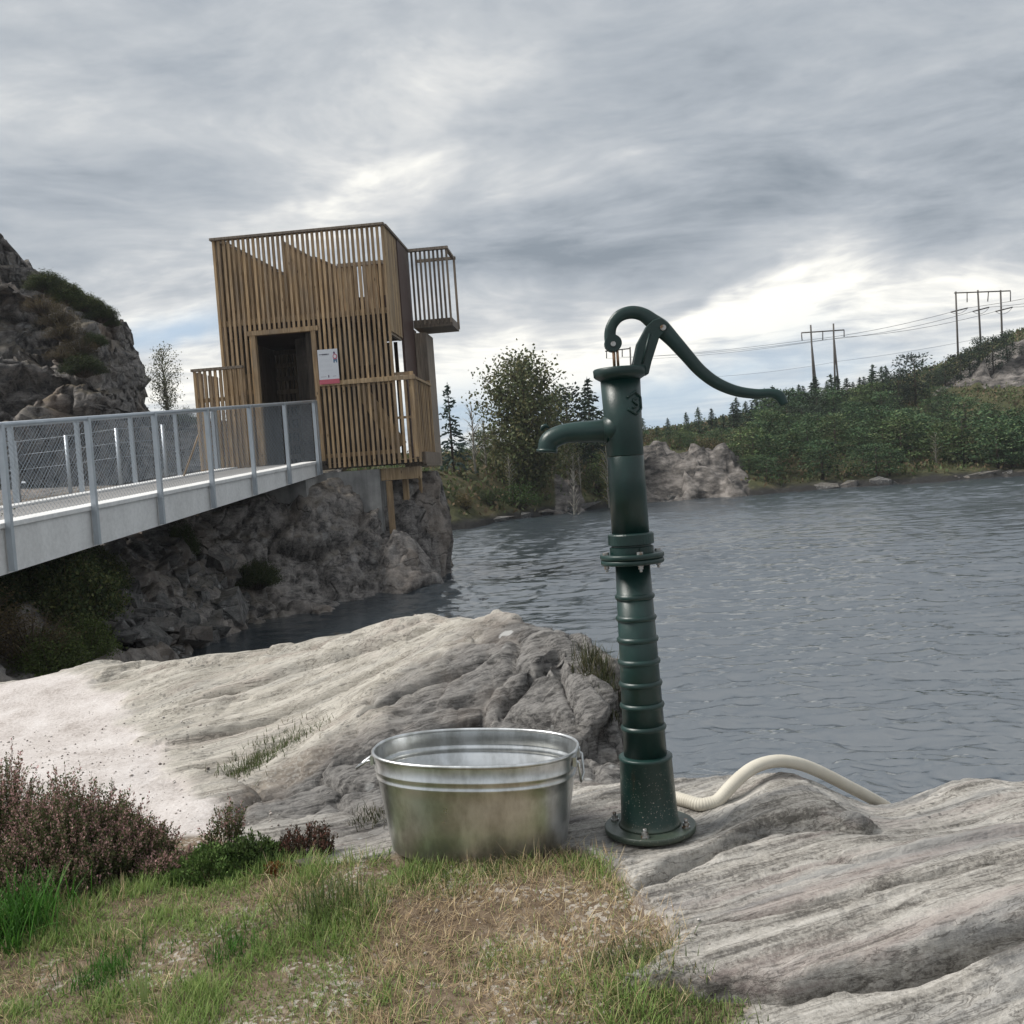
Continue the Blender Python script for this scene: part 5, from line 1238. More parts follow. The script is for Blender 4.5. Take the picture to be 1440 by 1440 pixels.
for k, (px, py, y, h, kd) in enumerate(((65, 402, 28.8, 0.7, 0), (90, 412, 28.8, 0.6, 0), (115, 420, 28.8, 0.65, 1), (140, 430, 28.9, 0.6, 0), (160, 444, 29.0, 0.6, 0), (175, 452, 29.3, 0.35, 1), (60, 432, 27.6, 0.7, 2), (85, 452, 27.4, 0.75, 2), (110, 470, 27.2, 0.7, 2), (130, 492, 27.0, 0.7, 2),
                                   (105, 500, 26.6, 0.6, 2), (135, 520, 26.6, 0.7, 0), (150, 480, 27.6, 0.5, 1))):
    hill_plant([BSH[0], BSH[1], BSH[2]][kd], px - (18 if px > 100 else 0), py, y, h * 0.8, ['dark shrub just right of the hilltop boulder', 'second dark shrub along the hilltop', 'green shrub in the middle of the hilltop row', 'fourth dark shrub along the hilltop', 'dark shrub near the right end of the hilltop', 'small green shrub at the very end of the hilltop',
        'brown heather clump under the hilltop boulder', 'second brown heather clump down the hill gully', 'third brown heather clump down the hill gully', 'lowest brown heather clump of the hill gully', 'brown clump on the rock ledge left of the gully', 'dark shrub at the bottom of the hill gully', 'green shrub right of the gully heather',
        'brown tuft on the pale rock face at left', 'green shrub behind the bridge handrail', 'green shrub behind the handrail near the left photo edge', 'dark shrub behind the handrail right of the green one'][k], 1.5)
p = PY(236, 596, 31.5); plant(BIR[0], 'hill_tree', tuple(p), PY(236, 486, 31.5)[2] - p[2], 'slender green tree between the rock hill and the tower', 'tree', widen=0.9)
p = PY(262, 598, 31.5); plant(SHR[0], 'hill_bush', tuple(p), 0.6, 'low bush left of the tower side screen', 'bush', widen=1.2)
# ------------------------------------------------------------------ hand pump
mt, T = material('green_pump_paint'); P = T.coord('Object'); W = T.pos()
nz = T.noise(P, 9, 5, 0.6); hz = T.sep(P)[2]
c = T.mix(T.smooth(nz, 0.4, 0.65), (0.004, 0.024, 0.020), (0.008, 0.036, 0.031))
rust = T.m('MULTIPLY', T.smooth(T.noise(T.mapping(P, scale=(1, 1, 0.25)), 24, 6, 0.7), 0.62, 0.70), 0.35); c = T.mix(rust, c, (0.055, 0.035, 0.018))
wear = T.smooth(T.noise(P, 38, 5, 0.7), 0.64, 0.72); c = T.mix(T.m('MULTIPLY', wear, 0.35), c, (0.05, 0.07, 0.055))
mud = T.m('MULTIPLY', T.smooth(T.noise(P, 170, 2, 0.6), 0.64, 0.69), T.m('SUBTRACT', 1.0, T.smooth(hz, 0.08, 0.26)))
c = T.mix(T.m('MULTIPLY', mud, 0.8), c, (0.38, 0.34, 0.29))
dirt = T.m('MULTIPLY', T.m('SUBTRACT', 1.0, T.smooth(T.m('ADD', hz, T.m('MULTIPLY', T.m('SUBTRACT', nz, 0.5), 0.05)), 0.0, 0.035)), 0.45); c = T.mix(dirt, c, (0.09, 0.10, 0.07))
principled(T, c, T.m('ADD', 0.26, T.m('MULTIPLY', T.noise(P, 25, 4), 0.26)), normal=T.bump(T.noise(P, 90, 5, 0.65), 0.30, 0.002), spec=0.55); M_PUMP = mt
mt, T = material('bolt_steel'); P = T.coord('Object'); principled(T, T.mix(T.smooth(T.noise(P, 60, 4), 0.45, 0.62), (0.45, 0.45, 0.44), (0.22, 0.13, 0.07)), 0.4, 0.8); M_BOLT = mt
mt, T = material('piston_brass'); principled(T, (0.33, 0.20, 0.12), 0.35, 0.9); M_ROD = mt
PB = np.array(PZ(914, 1158, 0.918)); PS = PB[1] / FPX * 1.012
pump = thing('hand_water_pump', tuple(PB), 'tall dark green cast iron hand water pump bolted to the rock', 'water pump')
def L2(px, py):
    dx_, dy_ = px - 914, 1158 - py; return ((dx_ * ca + dy_ * sa) * PS, (-dx_ * sa + dy_ * ca) * PS)
def hz_(py, px=None):
    px = 914 - (1158 - py) * 0.0717 if px is None else px
    return L2(px, py)[1]
u = PS
def ring(r, z0, z1, ch=0.003): return [(r - ch, z0), (r, z0 + ch), (r, z1 - ch), (r - ch, z1)]
FT = 0.0
bf = MB().lathe(ring(64 * u, -0.020, FT, 0.003), 48).build('base_flange', M_PUMP, pump)
def bolt(x, y, z, parent, s=1.0, down=False):
    m = MB(); sg = -1 if down else 1
    m.lathe([(0.0135 * s, z), (0.0135 * s, z + sg * 0.004 * s)], 16, (x, y, 0), False)
    m.lathe([(0.0105 * s, z + sg * 0.004 * s), (0.0105 * s, z + sg * 0.016 * s)], 6, (x, y, 0), False)
    m.lathe([(0.006 * s, z + sg * 0.016 * s), (0.006 * s, z + sg * 0.028 * s)], 10, (x, y, 0), True)
    return m.build('bolt', M_BOLT, parent)
for a in (-105, -28, 62, 152):
    bolt(math.cos(rad(a)) * 53 * u, math.sin(rad(a)) * 53 * u, FT, bf, 1.0)
z1 = hz_(1060); z2 = hz_(791)
MB().lathe([(44 * u, 0.0005), (41.5 * u, 0.006), (40 * u, 0.016), (36.5 * u, z1 - 0.012), (37.5 * u, z1 - 0.010), (37.5 * u, z1 - 0.002), (36.5 * u, z1), (30 * u, z1 + 0.003), (28 * u, z1 + 0.003)], 48).build('base_sleeve', M_PUMP, pump)
def rc(z): return (30.2 + (24.0 - 30.2) * (z - z1) / (z2 - z1)) * u
col_ = MB().lathe([(rc(z1), z1), (rc(z2), z2)], 48).build('ribbed_column', M_PUMP, pump)
for py in (836, 866, 896, 927, 958, 988.5, 1020):
    z = hz_(py); r = rc(z); MB().lathe([(r - 0.001, z - 0.010), (r + 0.004, z - 0.008), (r + 0.0068, z), (r + 0.004, z + 0.007), (r - 0.001, z + 0.010)], 48, cap=False).build('rib', M_PUMP, col_)
zf = hz_(783); fl = MB().lathe(ring(44 * u, zf - 0.017, zf - 0.001, 0.003), 40).build('middle_flange', M_PUMP, pump)
MB().lathe(ring(44.5 * u, zf + 0.0005, zf + 0.017, 0.003), 40).build('counter_flange', M_PUMP, fl)
for a in (-80, 10, 100, 190):
    x, y = math.cos(rad(a)) * 37.5 * u, math.sin(rad(a)) * 37.5 * u
    bolt(x, y, zf - 0.017, fl, 0.75, True); MB().lathe([(0.010, zf + 0.017), (0.010, zf + 0.025)], 6, (x, y, 0), False).build('bolt_head', M_BOLT, fl)
zc1, zc2 = hz_(772), hz_(748)
MB().lathe([(27 * u, zf + 0.017), (30.5 * u, zf + 0.018), (30.5 * u, zc1 + 0.012), (27.5 * u, zc1 + 0.014), (27.5 * u, zc1 + 0.018), (31.8 * u, zc1 + 0.021), (31.8 * u, zc2 - 0.004), (30.6 * u, zc2), (25.5 * u, zc2 + 0.002)], 40, smooth=False).build('collar', M_PUMP, pump)
MB().box((8 * u, -31.2 * u, zf + 0.02), (10.5 * u, -29 * u, zc1 + 0.010)).build('collar_lug', M_PUMP, pump)
zs, zt = hz_(641), hz_(531)
MB().lathe([(26.0 * u, zc2), (25.3 * u, zs - 0.002), (24.6 * u, zs)], 48).build('lower_barrel', M_PUMP, pump)
ub = MB().lathe([(24.9 * u, zs + 0.001), (25.4 * u, zs + 0.004), (25.8 * u, hz_(600)), (27.8 * u, zt)], 48).build('upper_barrel', M_PUMP, pump)
tl = L2(829, 528); tr = L2(896, 524)
MB().lathe([(28 * u, zt - 0.012), (34 * u, zt - 0.004), (36.5 * u, zt + 0.002), (37 * u, zt + 0.022), (35.5 * u, zt + 0.026)], 40).build('top_flange', M_PUMP, pump)
# spout
s0, s1, s2, s3 = L2(872, 603), L2(800, 607), L2(777, 612), L2(768, 634)
zsp = L2(845, 606)[1]; xend = L2(769, 634)[0]; zend = L2(769, 635)[1]
pp = spline([(0.0, zsp - 0.002), (L2(842, 606)[0], zsp), (L2(805, 606)[0], zsp + 0.001), (L2(787, 608)[0], zsp - 0.004), (xend + 0.008, zsp - 0.022), (xend - 0.002, zend)], 26)
rs_ = np.interp(np.linspace(0, 1, 26), [0, 0.25, 0.5, 0.75, 1], [18 * u, 15 * u, 13.5 * u, 14 * u, 13.5 * u])
sp_ = MB().tube([(x, -0.004 - 0.03 * (-x), z) for x, z in pp], rs_, 22, sy=1.0, cap=True).build('spout', M_PUMP, pump)
MB().tube([(xend - 0.002, -0.004 + 0.03 * xend, zend + 0.008), (xend - 0.003, -0.004 + 0.03 * xend, zend - 0.002)], 14.6 * u, 22).build('spout_lip', M_PUMP, sp_)
MB().tube([(L2(852, 606)[0], -0.006, zsp), (L2(846, 606)[0], -0.006, zsp)], [17.5 * u, 17.5 * u], 22).build('spout_collar', M_PUMP, sp_)
MB().tube([(L2(872, 606)[0], -0.008, zsp + 0.004), (L2(847, 606)[0], -0.006, zsp + 0.002)], [21 * u, 17.4 * u], 22).build('spout_root', M_PUMP, sp_)
lg = L2(762, 601); MB().tube([(lg[0] - 0.006, -0.01, lg[1] - 0.012), (lg[0], -0.01, lg[1]), (lg[0] + 0.010, -0.01, lg[1] + 0.004), (lg[0] + 0.02, -0.01, lg[1] - 0.004)], [0.004, 0.008, 0.007, 0.003], 8).build('spout_lug', M_PUMP, sp_)
# emblem: hexagon with an angular S
em = MB(); ex, ez = L2(886, 569); er = 27.4 * u; ang = math.asin(max(-0.95, min(0.95, (ex + 2 * u) / er)))
def epos(a, b, d=0.0):
    th_ = ang + a / er; return ((er + d) * math.sin(th_), -(er + d) * math.cos(th_), ez + b)
hx = [(15 * u * math.sin(k * math.pi / 3), 15.5 * u * math.cos(k * math.pi / 3)) for k in range(7)]
for (a0, b0), (a1, b1) in zip(hx[:-1], hx[1:]):
    if a0 < -8 * u and a1 < -8 * u: continue
    em.tube([epos(a0 + (a1 - a0) * t, b0 + (b1 - b0) * t) for t in np.linspace(0, 1, 5)], 0.0042, 5)
ss = [(5 * u, 6.5 * u), (-5 * u, 3.5 * u), (5 * u, -3.5 * u), (-5 * u, -6.5 * u)]
em.tube([epos(*q) for q in spline([(a, b) for a, b in ss], 12)], 0.0038, 5)
em.build('emblem', M_PUMP, pump)
# bracket carrying the handle
br = MB()
b_in = [L2(884, 531), L2(907, 529), L2(911, 512), L2(921, 480), L2(931, 468), L2(936, 462), L2(924, 452), L2(913, 455), L2(905, 462), L2(892, 486), L2(886, 515)]
br.prism(b_in, 0.016, 0.030); br.prism(b_in, -0.030, -0.016)
k_ = [L2(886, 531), L2(907, 529), L2(910, 515), L2(888, 516)]; br.prism(k_, -0.016, 0.016)
k_ = [L2(884, 530), L2(893, 529), L2(911, 466), L2(904, 463), L2(891, 488)]; br.prism(k_, -0.016, 0.016)
brk = br.build('handle_bracket', M_PUMP, pump, 0.003)
MB().tube([(*L2(898, 515)[:1], -0.0305, L2(898, 515)[1]), (L2(908, 474)[0], -0.0305, L2(908, 474)[1])], 0.004, 6).build('bracket_web', M_PUMP, brk)
pv = L2(926, 466); m = MB().tube([(pv[0], -0.040, pv[1]), (pv[0], 0.040, pv[1])], 0.009, 12, up=(1, 0, 0)); m.build('pivot_pin', M_BOLT, brk)
hp = [(859, 489), (855, 474), (858, 460), (868, 448), (884, 443), (900, 446), (913, 455), (926, 465), (942, 481), (960, 501), (980, 523), (1003, 540), (1030, 551), (1058, 555), (1078, 554), (1090, 558), (1097, 570)]
hr = [10.5, 8.2, 7.6, 8.4, 9.0, 9.5, 11, 12.5, 10.5, 9.5, 8.8, 8.3, 7.6, 7.0, 6.4, 7.6, 6.0]
P2 = spline([L2(*q) for q in hp], 90); R2 = np.interp(np.linspace(0, 16, 90), range(17), hr) * u
hd = MB().tube([(x, 0, z) for x, z in P2], R2, 16, sx=0.62, sy=1.0).build('handle', M_PUMP, pump)
ey = L2(859, 486); MB().tube([(ey[0], -0.022, ey[1]), (ey[0], 0.022, ey[1])], [11.5 * u, 11.5 * u], 20, up=(1, 0, 0)).build('handle_eye', M_PUMP, hd)
MB().tube([(ey[0] - 0.002, -0.032, ey[1] - 0.004), (ey[0] - 0.002, 0.032, ey[1] - 0.004)], 0.008, 10, up=(1, 0, 0)).build('eye_pin', M_BOLT, hd)
for px in (858.5, 864):
    a = L2(px, 488); b = L2(px + 2.5, 526); MB().tube([(a[0], -0.012, a[1]), (b[0], -0.012, b[1])], 0.0045, 8).build('piston_rod', M_ROD, pump)

# ------------------------------------------------------------------ galvanised tub
mt, T = material('galvanised_tub'); P = T.coord('Object')
spg = T.voro(T.v('ADD', P, T.v('SCALE', T.noise(P, 30, 3, col=True), s=0.02)), 55, 'F1', 'Distance'); st = T.noise(T.mapping(P, scale=(3, 3, 1.2)), 3.0, 6, 0.65)
c = T.mix(T.smooth(st, 0.38, 0.66), (0.52, 0.53, 0.52), (0.80, 0.82, 0.83)); c = T.mix(0.12, c, spg, 'OVERLAY')
spot = T.smooth(T.noise(P, 95, 3, 0.6), 0.68, 0.73); c = T.mix(T.m('MULTIPLY', spot, 0.5), c, (0.75, 0.75, 0.73))
hz2 = T.sep(P)[2]; grime = T.m('MULTIPLY', T.m('SUBTRACT', 1.0, T.smooth(T.m('ADD', hz2, T.m('MULTIPLY', T.m('SUBTRACT', st, 0.5), 0.2)), 0.0, 0.10)), 0.4); c = T.mix(grime, c, (0.20, 0.195, 0.185))
principled(T, c, T.m('ADD', T.m('ADD', 0.20, T.m('MULTIPLY', st, 0.22)), T.m('MULTIPLY', grime, 0.35)), 0.92, normal=T.bump(T.noise(P, 5, 3), 0.12, 0.02)); M_TUB = mt
tc = np.array(PZ(674, 1183, 0.885)); TUBH = 0.305; TUBS = 1.07
tub = thing('galvanised_tub', (tc[0], tc[1], 0.878), 'oval galvanised steel tub standing beside the pump', 'tub', rz=rad(-10)); tub.rotation_euler = (rad(0.5), rad(1.6), rad(-10)); tub.scale = (1, 1, TUBS)
def oval(a, b, z, n=96, e=2.35):
    out = []
    for k in range(n):
        t = 2 * math.pi * k / n; c_, s_ = math.cos(t), math.sin(t)
        out.append((a * math.copysign(abs(c_) ** (2 / e), c_), b * math.copysign(abs(s_) ** (2 / e), s_), z))
    return out
A0, B0, A1, B1 = 0.290, 0.180, 0.340, 0.215
prof = [(0.0, 0.0), (0.012, 0.0)]
def tub_rings(lst, n=96):
    vs = []; fs = []
    for i, (f, off, z) in enumerate(lst):
        a = A0 + (A1 - A0) * f + off; b = B0 + (B1 - B0) * f + off; vs += oval(a, b, z, n)
    for i in range(len(lst) - 1):
        for k in range(n):
            k2 = (k + 1) % n; fs.append((i * n + k, i * n + k2, (i + 1) * n + k2, (i + 1) * n + k))
    return vs, fs
H = TUBH
def fz(z): return z / H
outer = [(fz(z), o_, z) for z, o_ in ((0.0, -0.004), (0.004, 0.0), (0.10, 0), (0.19, 0), (0.222, 0.0), (0.2265, 0.0035), (0.2305, 0.0035), (0.235, 0.0), (0.246, 0.0), (0.2505, 0.0035), (0.2545, 0.0035), (0.259, 0.0), (0.30, 0.0))]
m = MB(); vs, fs = tub_rings(outer); m.add(vs, fs, True)
inner = [(fz(z), o_ - 0.003, z) for z, o_ in ((0.300, 0), (0.259, 0.0), (0.255, 0.004), (0.250, 0.004), (0.246, 0), (0.235, 0), (0.231, 0.004), (0.226, 0.004), (0.222, 0), (0.10, 0), (0.02, 0), (0.014, -0.01))]
vs, fs = tub_rings(inner); m.add(vs, fs, True)
m.build('tub_wall', M_TUB, tub)
n = 96; m = MB(); m.add(oval(A0 - 0.006, B0 - 0.006, 0.015) , [tuple(range(n))]); m.add(oval(A0 - 0.006, B0 - 0.006, 0.003), [tuple(range(n))[::-1]]); m.build('tub_floor', M_TUB, tub)
rp = oval(A1 - 0.001, B1 - 0.001, 0.302); MB().tube(rp + [rp[0]], 0.0058, 8, up=(0, 0, 1), cap=False).build('rolled_rim', M_TUB, tub)
# handles: the left one stands out, the right one hangs
x = -A1 + 0.004; MB().tube([(x, -0.055, 0.275), (x - 0.02, -0.05, 0.27), (x - 0.062, -0.04, 0.245), (x - 0.066, 0.0, 0.243), (x - 0.062, 0.04, 0.245), (x - 0.02, 0.05, 0.27), (x, 0.055, 0.275)], 0.0042, 8).build('handle', M_TUB, tub)
x = A1 - 0.004; MB().tube([(x, -0.05, 0.278), (x + 0.012, -0.05, 0.272), (x + 0.016, -0.042, 0.215), (x + 0.012, 0.0, 0.198), (x + 0.016, 0.042, 0.215), (x + 0.012, 0.05, 0.272), (x, 0.05, 0.278)], 0.0042, 8).build('handle', M_TUB, tub)
for sx_ in (-1, 1):
    for y in (-0.05, 0.05): MB().box((sx_ * (A1 - 0.004) - 0.006, y - 0.012, 0.262), (sx_ * (A1 - 0.004) + 0.006, y + 0.012, 0.29)).build('handle_bracket', M_TUB, tub)

# ------------------------------------------------------------------ suction hose
mt, T = material('cream_hose'); P = T.pos()
principled(T, T.mix(T.noise(P, 14, 4), (0.50, 0.46, 0.38), (0.66, 0.625, 0.54)), 0.55, spec=0.35); M_HOSE = mt
hpx = [(950, 1152, 3.44), (968, 1155, 3.40), (986, 1148, 3.37), (1004, 1133, 3.37), (1022, 1112, 3.39), (1042, 1092, 3.42), (1064, 1077, 3.45), (1092, 1070, 3.49), (1120, 1073, 3.53), (1148, 1083, 3.58), (1178, 1098, 3.63), (1205, 1112, 3.68), (1232, 1126, 3.74), (1262, 1146, 3.86), (1290, 1180, 4.0)]
hq = np.array([PY(*q) for q in hpx]); hs = spline(hq, 420)
g_ = ground_height(hs[:, :2]); nz_ = np.where(np.arange(420) < 330, np.maximum(hs[:, 2], g_ + 0.018), hs[:, 2]); kk = np.ones(25) / 25
hs[:, 2] = np.convolve(np.pad(nz_, 12, mode='edge'), kk, mode='valid')
L_ = np.concatenate([[0], np.cumsum(np.linalg.norm(np.diff(hs, axis=0), axis=1))])
rr_ = 0.0225 + 0.0006 * np.sin(L_ / 0.0085 * 2 * math.pi)
b = hs[0].copy(); o = MB().tube([p - b for p in hs], rr_, 18, up=(0, 0, 1)).build('suction_hose', M_HOSE); o.location = b
tag(o, 'cream corrugated hose arching from the pump base over the rock', 'hose')
# ------------------------------------------------------------------ foreground grass
def blades(X, z, length, width, lean, col, rs, seg=3, curl=1.0, az=None):
    """bent grass blades as strips; returns verts, faces, colours"""
    n = len(X); a = rs.uniform(0, 2 * math.pi, n) if az is None else az
    dirv = np.c_[np.cos(a), np.sin(a), np.zeros(n)]; side = np.c_[-np.sin(a), np.cos(a), np.zeros(n)]
    tw = rs.normal(size=n) * 0.6; side = side * np.cos(tw)[:, None] + np.c_[np.zeros(n), np.zeros(n), np.ones(n)] * np.sin(tw)[:, None] * 0.3
    V = np.zeros((n, seg + 1, 2, 3)); p = np.c_[X, z].copy(); th0 = lean * rs.uniform(0.3, 1.0, n); K = np.zeros((n, seg + 1, 2, 3))
    for s in range(seg + 1):
        f = s / seg; w = width * (1 - 0.85 * f ** 1.5)
        V[:, s, 0] = p - side * w[:, None] * 0.5; V[:, s, 1] = p + side * w[:, None] * 0.5
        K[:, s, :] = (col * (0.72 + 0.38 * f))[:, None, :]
        th = th0 + curl * th0 * f; th = np.minimum(th, 1.75)
        p = p + (dirv * np.sin(th)[:, None] + np.array((0, 0, 1.0)) * np.cos(th)[:, None]) * (length / seg)[:, None]
        
    idx = np.arange(n * (seg + 1) * 2).reshape(n, seg + 1, 2)
    Fq = np.stack([idx[:, :-1, 0], idx[:, :-1, 1], idx[:, 1:, 1], idx[:, 1:, 0]], -1).reshape(-1, 4)
    return V.reshape(-1, 3), Fq, K.reshape(-1, 3)
rs = np.random.default_rng(12)
DRY = 1.95 * np.array(((0.30, 0.235, 0.14), (0.24, 0.18, 0.10), (0.36, 0.30, 0.19), (0.19, 0.14, 0.085), (0.29, 0.21, 0.13)))
GRN = 2.1 * np.array(((0.105, 0.160, 0.042), (0.078, 0.130, 0.034), (0.135, 0.18, 0.055), (0.16, 0.185, 0.07)))
BARE_ = zp([(640, 1240, .88), (700, 1228, .885), (800, 1215, .89), (870, 1245, .89), (960, 1300, .88), (970, 1345, .87), (880, 1390, .86), (780, 1380, .86), (690, 1330, .87), (560, 1320, .86), (520, 1280, .86)])
n = 225000
th = rs.uniform(rad(-58), rad(38), n); r = np.sqrt(rs.uniform(1.5 ** 2, 3.6 ** 2, n)); X = np.c_[r * np.sin(th), r * np.cos(th)]
sd = poly_sd(X, SOIL); pt = fbm(np.c_[X * 2.6, np.zeros(n)], 3, 501); pt2 = fbm(np.c_[X * 7.0, np.zeros(n)], 2, 503)
bare = sstep(poly_sd(X, BARE_) + 0.12 * pt + 0.05 * pt2, -0.05, 0.16)
green = np.clip(0.80 + 0.9 * pt + 0.5 * pt2 - 0.6 * bare, 0, 1)
ok = (sd > -0.012 + 0.02 * rs.random(n)) & (rs.random(n) < (1 - 0.80 * bare) * (0.55 + 0.45 * sstep(pt2 + pt, -0.5, 0.2)))
tubd = ((X[:, 0] - tc[0]) / 0.30) ** 2 + ((X[:, 1] - tc[1]) / 0.20) ** 2; ok &= tubd > 0.98
X = X[ok]; green = green[ok]; bare = bare[ok]; n = len(X)
z = ground_height(X)
isg = rs.random(n) < green
col = np.where(isg[:, None], GRN[rs.integers(0, 4, n)], DRY[rs.integers(0, 5, n)]) * rs.uniform(0.7, 1.2, (n, 1))
tus = 0.45 + 0.9 * sstep(fbm(np.c_[X * 5.5, np.zeros(n)], 3, 507), -0.35, 0.45)
ln = 0.62 * tus * np.where(isg, rs.uniform(0.030, 0.095, n), rs.uniform(0.03, 0.13, n)) * (1 - 0.45 * bare)
lean = np.where(isg, rs.uniform(0.35, 1.25, n), rs.uniform(0.9, 1.6, n))
az = np.where(isg, rs.uniform(0, 6.283, n), rs.normal(2.9, 1.3, n))
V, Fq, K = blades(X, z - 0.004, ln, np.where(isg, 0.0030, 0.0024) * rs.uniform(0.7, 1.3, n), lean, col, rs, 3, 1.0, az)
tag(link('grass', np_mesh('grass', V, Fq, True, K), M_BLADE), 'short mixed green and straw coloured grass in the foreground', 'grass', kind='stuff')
# straw litter lying flat on the bare patch
n = 16000; th = rs.uniform(rad(-12), rad(24), n); r = np.sqrt(rs.uniform(2.0 ** 2, 3.3 ** 2, n)); X = np.c_[r * np.sin(th), r * np.cos(th)]
ok = (poly_sd(X, BARE_) > -0.15) & (poly_sd(X, SOIL) > -0.03); X = X[ok]; n = len(X)
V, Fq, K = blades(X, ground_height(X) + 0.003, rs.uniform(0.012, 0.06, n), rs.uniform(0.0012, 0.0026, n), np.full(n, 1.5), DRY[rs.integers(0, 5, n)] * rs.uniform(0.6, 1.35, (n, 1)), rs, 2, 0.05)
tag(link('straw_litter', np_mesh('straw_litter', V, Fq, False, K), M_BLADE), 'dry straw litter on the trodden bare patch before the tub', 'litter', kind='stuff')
# tufts that stand out
def tuft(name, px, py, zz_, n, h, spread, cols, label, cat='grass tuft', lean=0.7, width=0.004, seg=4, az=None):
    c = PZ(px, py, zz_); q = rs.normal(size=(n, 2)) * spread; X = c[:2] + q; g = ground_height(X); cz = ground_at(c[0], c[1])
    col = np.array(cols)[rs.integers(0, len(cols), n)] * rs.uniform(0.75, 1.2, (n, 1))
    V, Fq, K = blades(q, g - cz - 0.005, h * rs.uniform(0.5, 1.0, n), width * rs.uniform(0.7, 1.3, n), lean * rs.uniform(0.3, 1, n), col, rs, seg, 1.1, az)
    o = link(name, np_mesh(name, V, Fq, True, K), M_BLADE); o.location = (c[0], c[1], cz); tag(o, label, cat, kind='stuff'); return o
LUSH = ((0.06, 0.17, 0.025), (0.085, 0.22, 0.035), (0.045, 0.13, 0.02)); MIDG = ((0.12, 0.17, 0.055), (0.17, 0.21, 0.075), (0.10, 0.135, 0.05))
tuft('lush_grass_tuft', 20, 1310, .80, 420, 0.20, 0.075, LUSH, 'lush bright green grass tuft at the left photo edge', lean=0.9, width=0.006)
c = PZ(203, 1418, .79); swt = thing('sword_leaf_tuft', (c[0], c[1], ground_at(c[0], c[1]) - 0.01), 'few broad upright sword leaves in the foreground grass', 'plant')
for k in range(6):
    q = rs.normal(size=(1, 2)) * 0.009
    V, Fq, K = blades(q, np.zeros(1), np.array((0.17 * rs.uniform(0.55, 1.0),)), np.array((0.011,)), np.array((rs.uniform(0.08, 0.3),)), np.array(((0.22, 0.28, 0.11),)) * rs.uniform(0.8, 1.2), rs, 5, 1.1)
    link('leaf', np_mesh('leaf', V, Fq, True, K), M_BLADE, swt)
tuft('grass_tuft', 905, 1348, .87, 330, 0.055, 0.045, MIDG, 'small green tuft at the edge of the bare patch and rock', lean=0.9, width=0.003)
tuft('grass_tuft', 845, 1350, .87, 160, 0.050, 0.035, MIDG, 'small green tuft on the bare patch left of the rock edge', lean=0.9, width=0.003)
tuft('grass_tuft', 700, 1222, .885, 420, 0.05, 0.05, MIDG, 'green grass tuft against the middle of the tub front', lean=0.8, width=0.003)
tuft('grass_tuft', 615, 1218, .88, 420, 0.055, 0.06, MIDG, 'green grass tuft at the left foot of the tub', lean=0.8, width=0.003)
tuft('grass_tuft', 460, 1280, .85, 420, 0.12, 0.07, MIDG, 'long bluish green grass tuft left of the tub', lean=0.9, width=0.0038)
tuft('grass_tuft', 150, 1365, .80, 380, 0.075, 0.06, LUSH, 'dense green tuft right of the lush tuft in the foreground', lean=0.9, width=0.003)
tuft('grass_tuft', 980, 1420, .85, 420, 0.045, 0.06, MIDG, 'dark green tuft at the bottom where grass meets rock', lean=0.9, width=0.0032)
tuft('grass_tuft', 880, 1425, .85, 420, 0.045, 0.07, MIDG, 'dark green tuft in the bottom grass left of the rock tongue', lean=0.9, width=0.0032)
tuft('grass_tuft', 330, 1335, .82, 300, 0.06, 0.05, LUSH, 'small vivid green tuft amid the dry grass', lean=0.9, width=0.003)
# gully grass and rock tufts
g_c = zp([(345, 1095, .86), (385, 1062, .92), (440, 1022, 1.0)])
def strip(name, px, py, y, n, h, sx_, sy_, cols, label):
    c = PY(px, py, y); q = rs.normal(size=(n, 2)) * np.array((sx_, sy_)); X = c[:2] + q; g = ground_height(X); cz = ground_at(c[0], c[1])
    col = np.array(cols)[rs.integers(0, len(cols), n)] * rs.uniform(0.7, 1.2, (n, 1))
    V, Fq, K = blades(q, g - cz, h * rs.uniform(0.4, 1.0, n), np.full(n, 0.004), rs.uniform(0.3, 1.1, n), col, rs, 3)
    o = link(name, np_mesh(name, V, Fq, True, K), M_BLADE); o.location = (c[0], c[1], cz); tag(o, label, 'grass tuft', kind='stuff')
GUL = ((0.075, 0.11, 0.035), (0.10, 0.13, 0.045), (0.13, 0.13, 0.06)); DKG = ((0.04, 0.055, 0.02), (0.06, 0.07, 0.03), (0.11, 0.10, 0.05))
strip('gully_grass', 350, 1088, 4.6, 420, 0.06, 0.06, 0.10, GUL, 'green grass at the lower end of the rock gully')
strip('gully_grass', 400, 1052, 4.85, 420, 0.05, 0.10, 0.10, GUL, 'thin green grass along the upper rock gully')
strip('rock_grass', 838, 960, 4.78, 500, 0.10, 0.05, 0.08, DKG, 'dark grass tuft on the right shoulder of the rock knoll')
strip('rock_grass', 850, 985, 4.6, 300, 0.08, 0.04, 0.06, DKG, 'small brownish tuft on the knoll next to the pump column')
strip('rock_grass', 525, 1150, 3.85, 160, 0.05, 0.05, 0.04, DKG, 'sparse tuft at the knoll foot left of the tub')

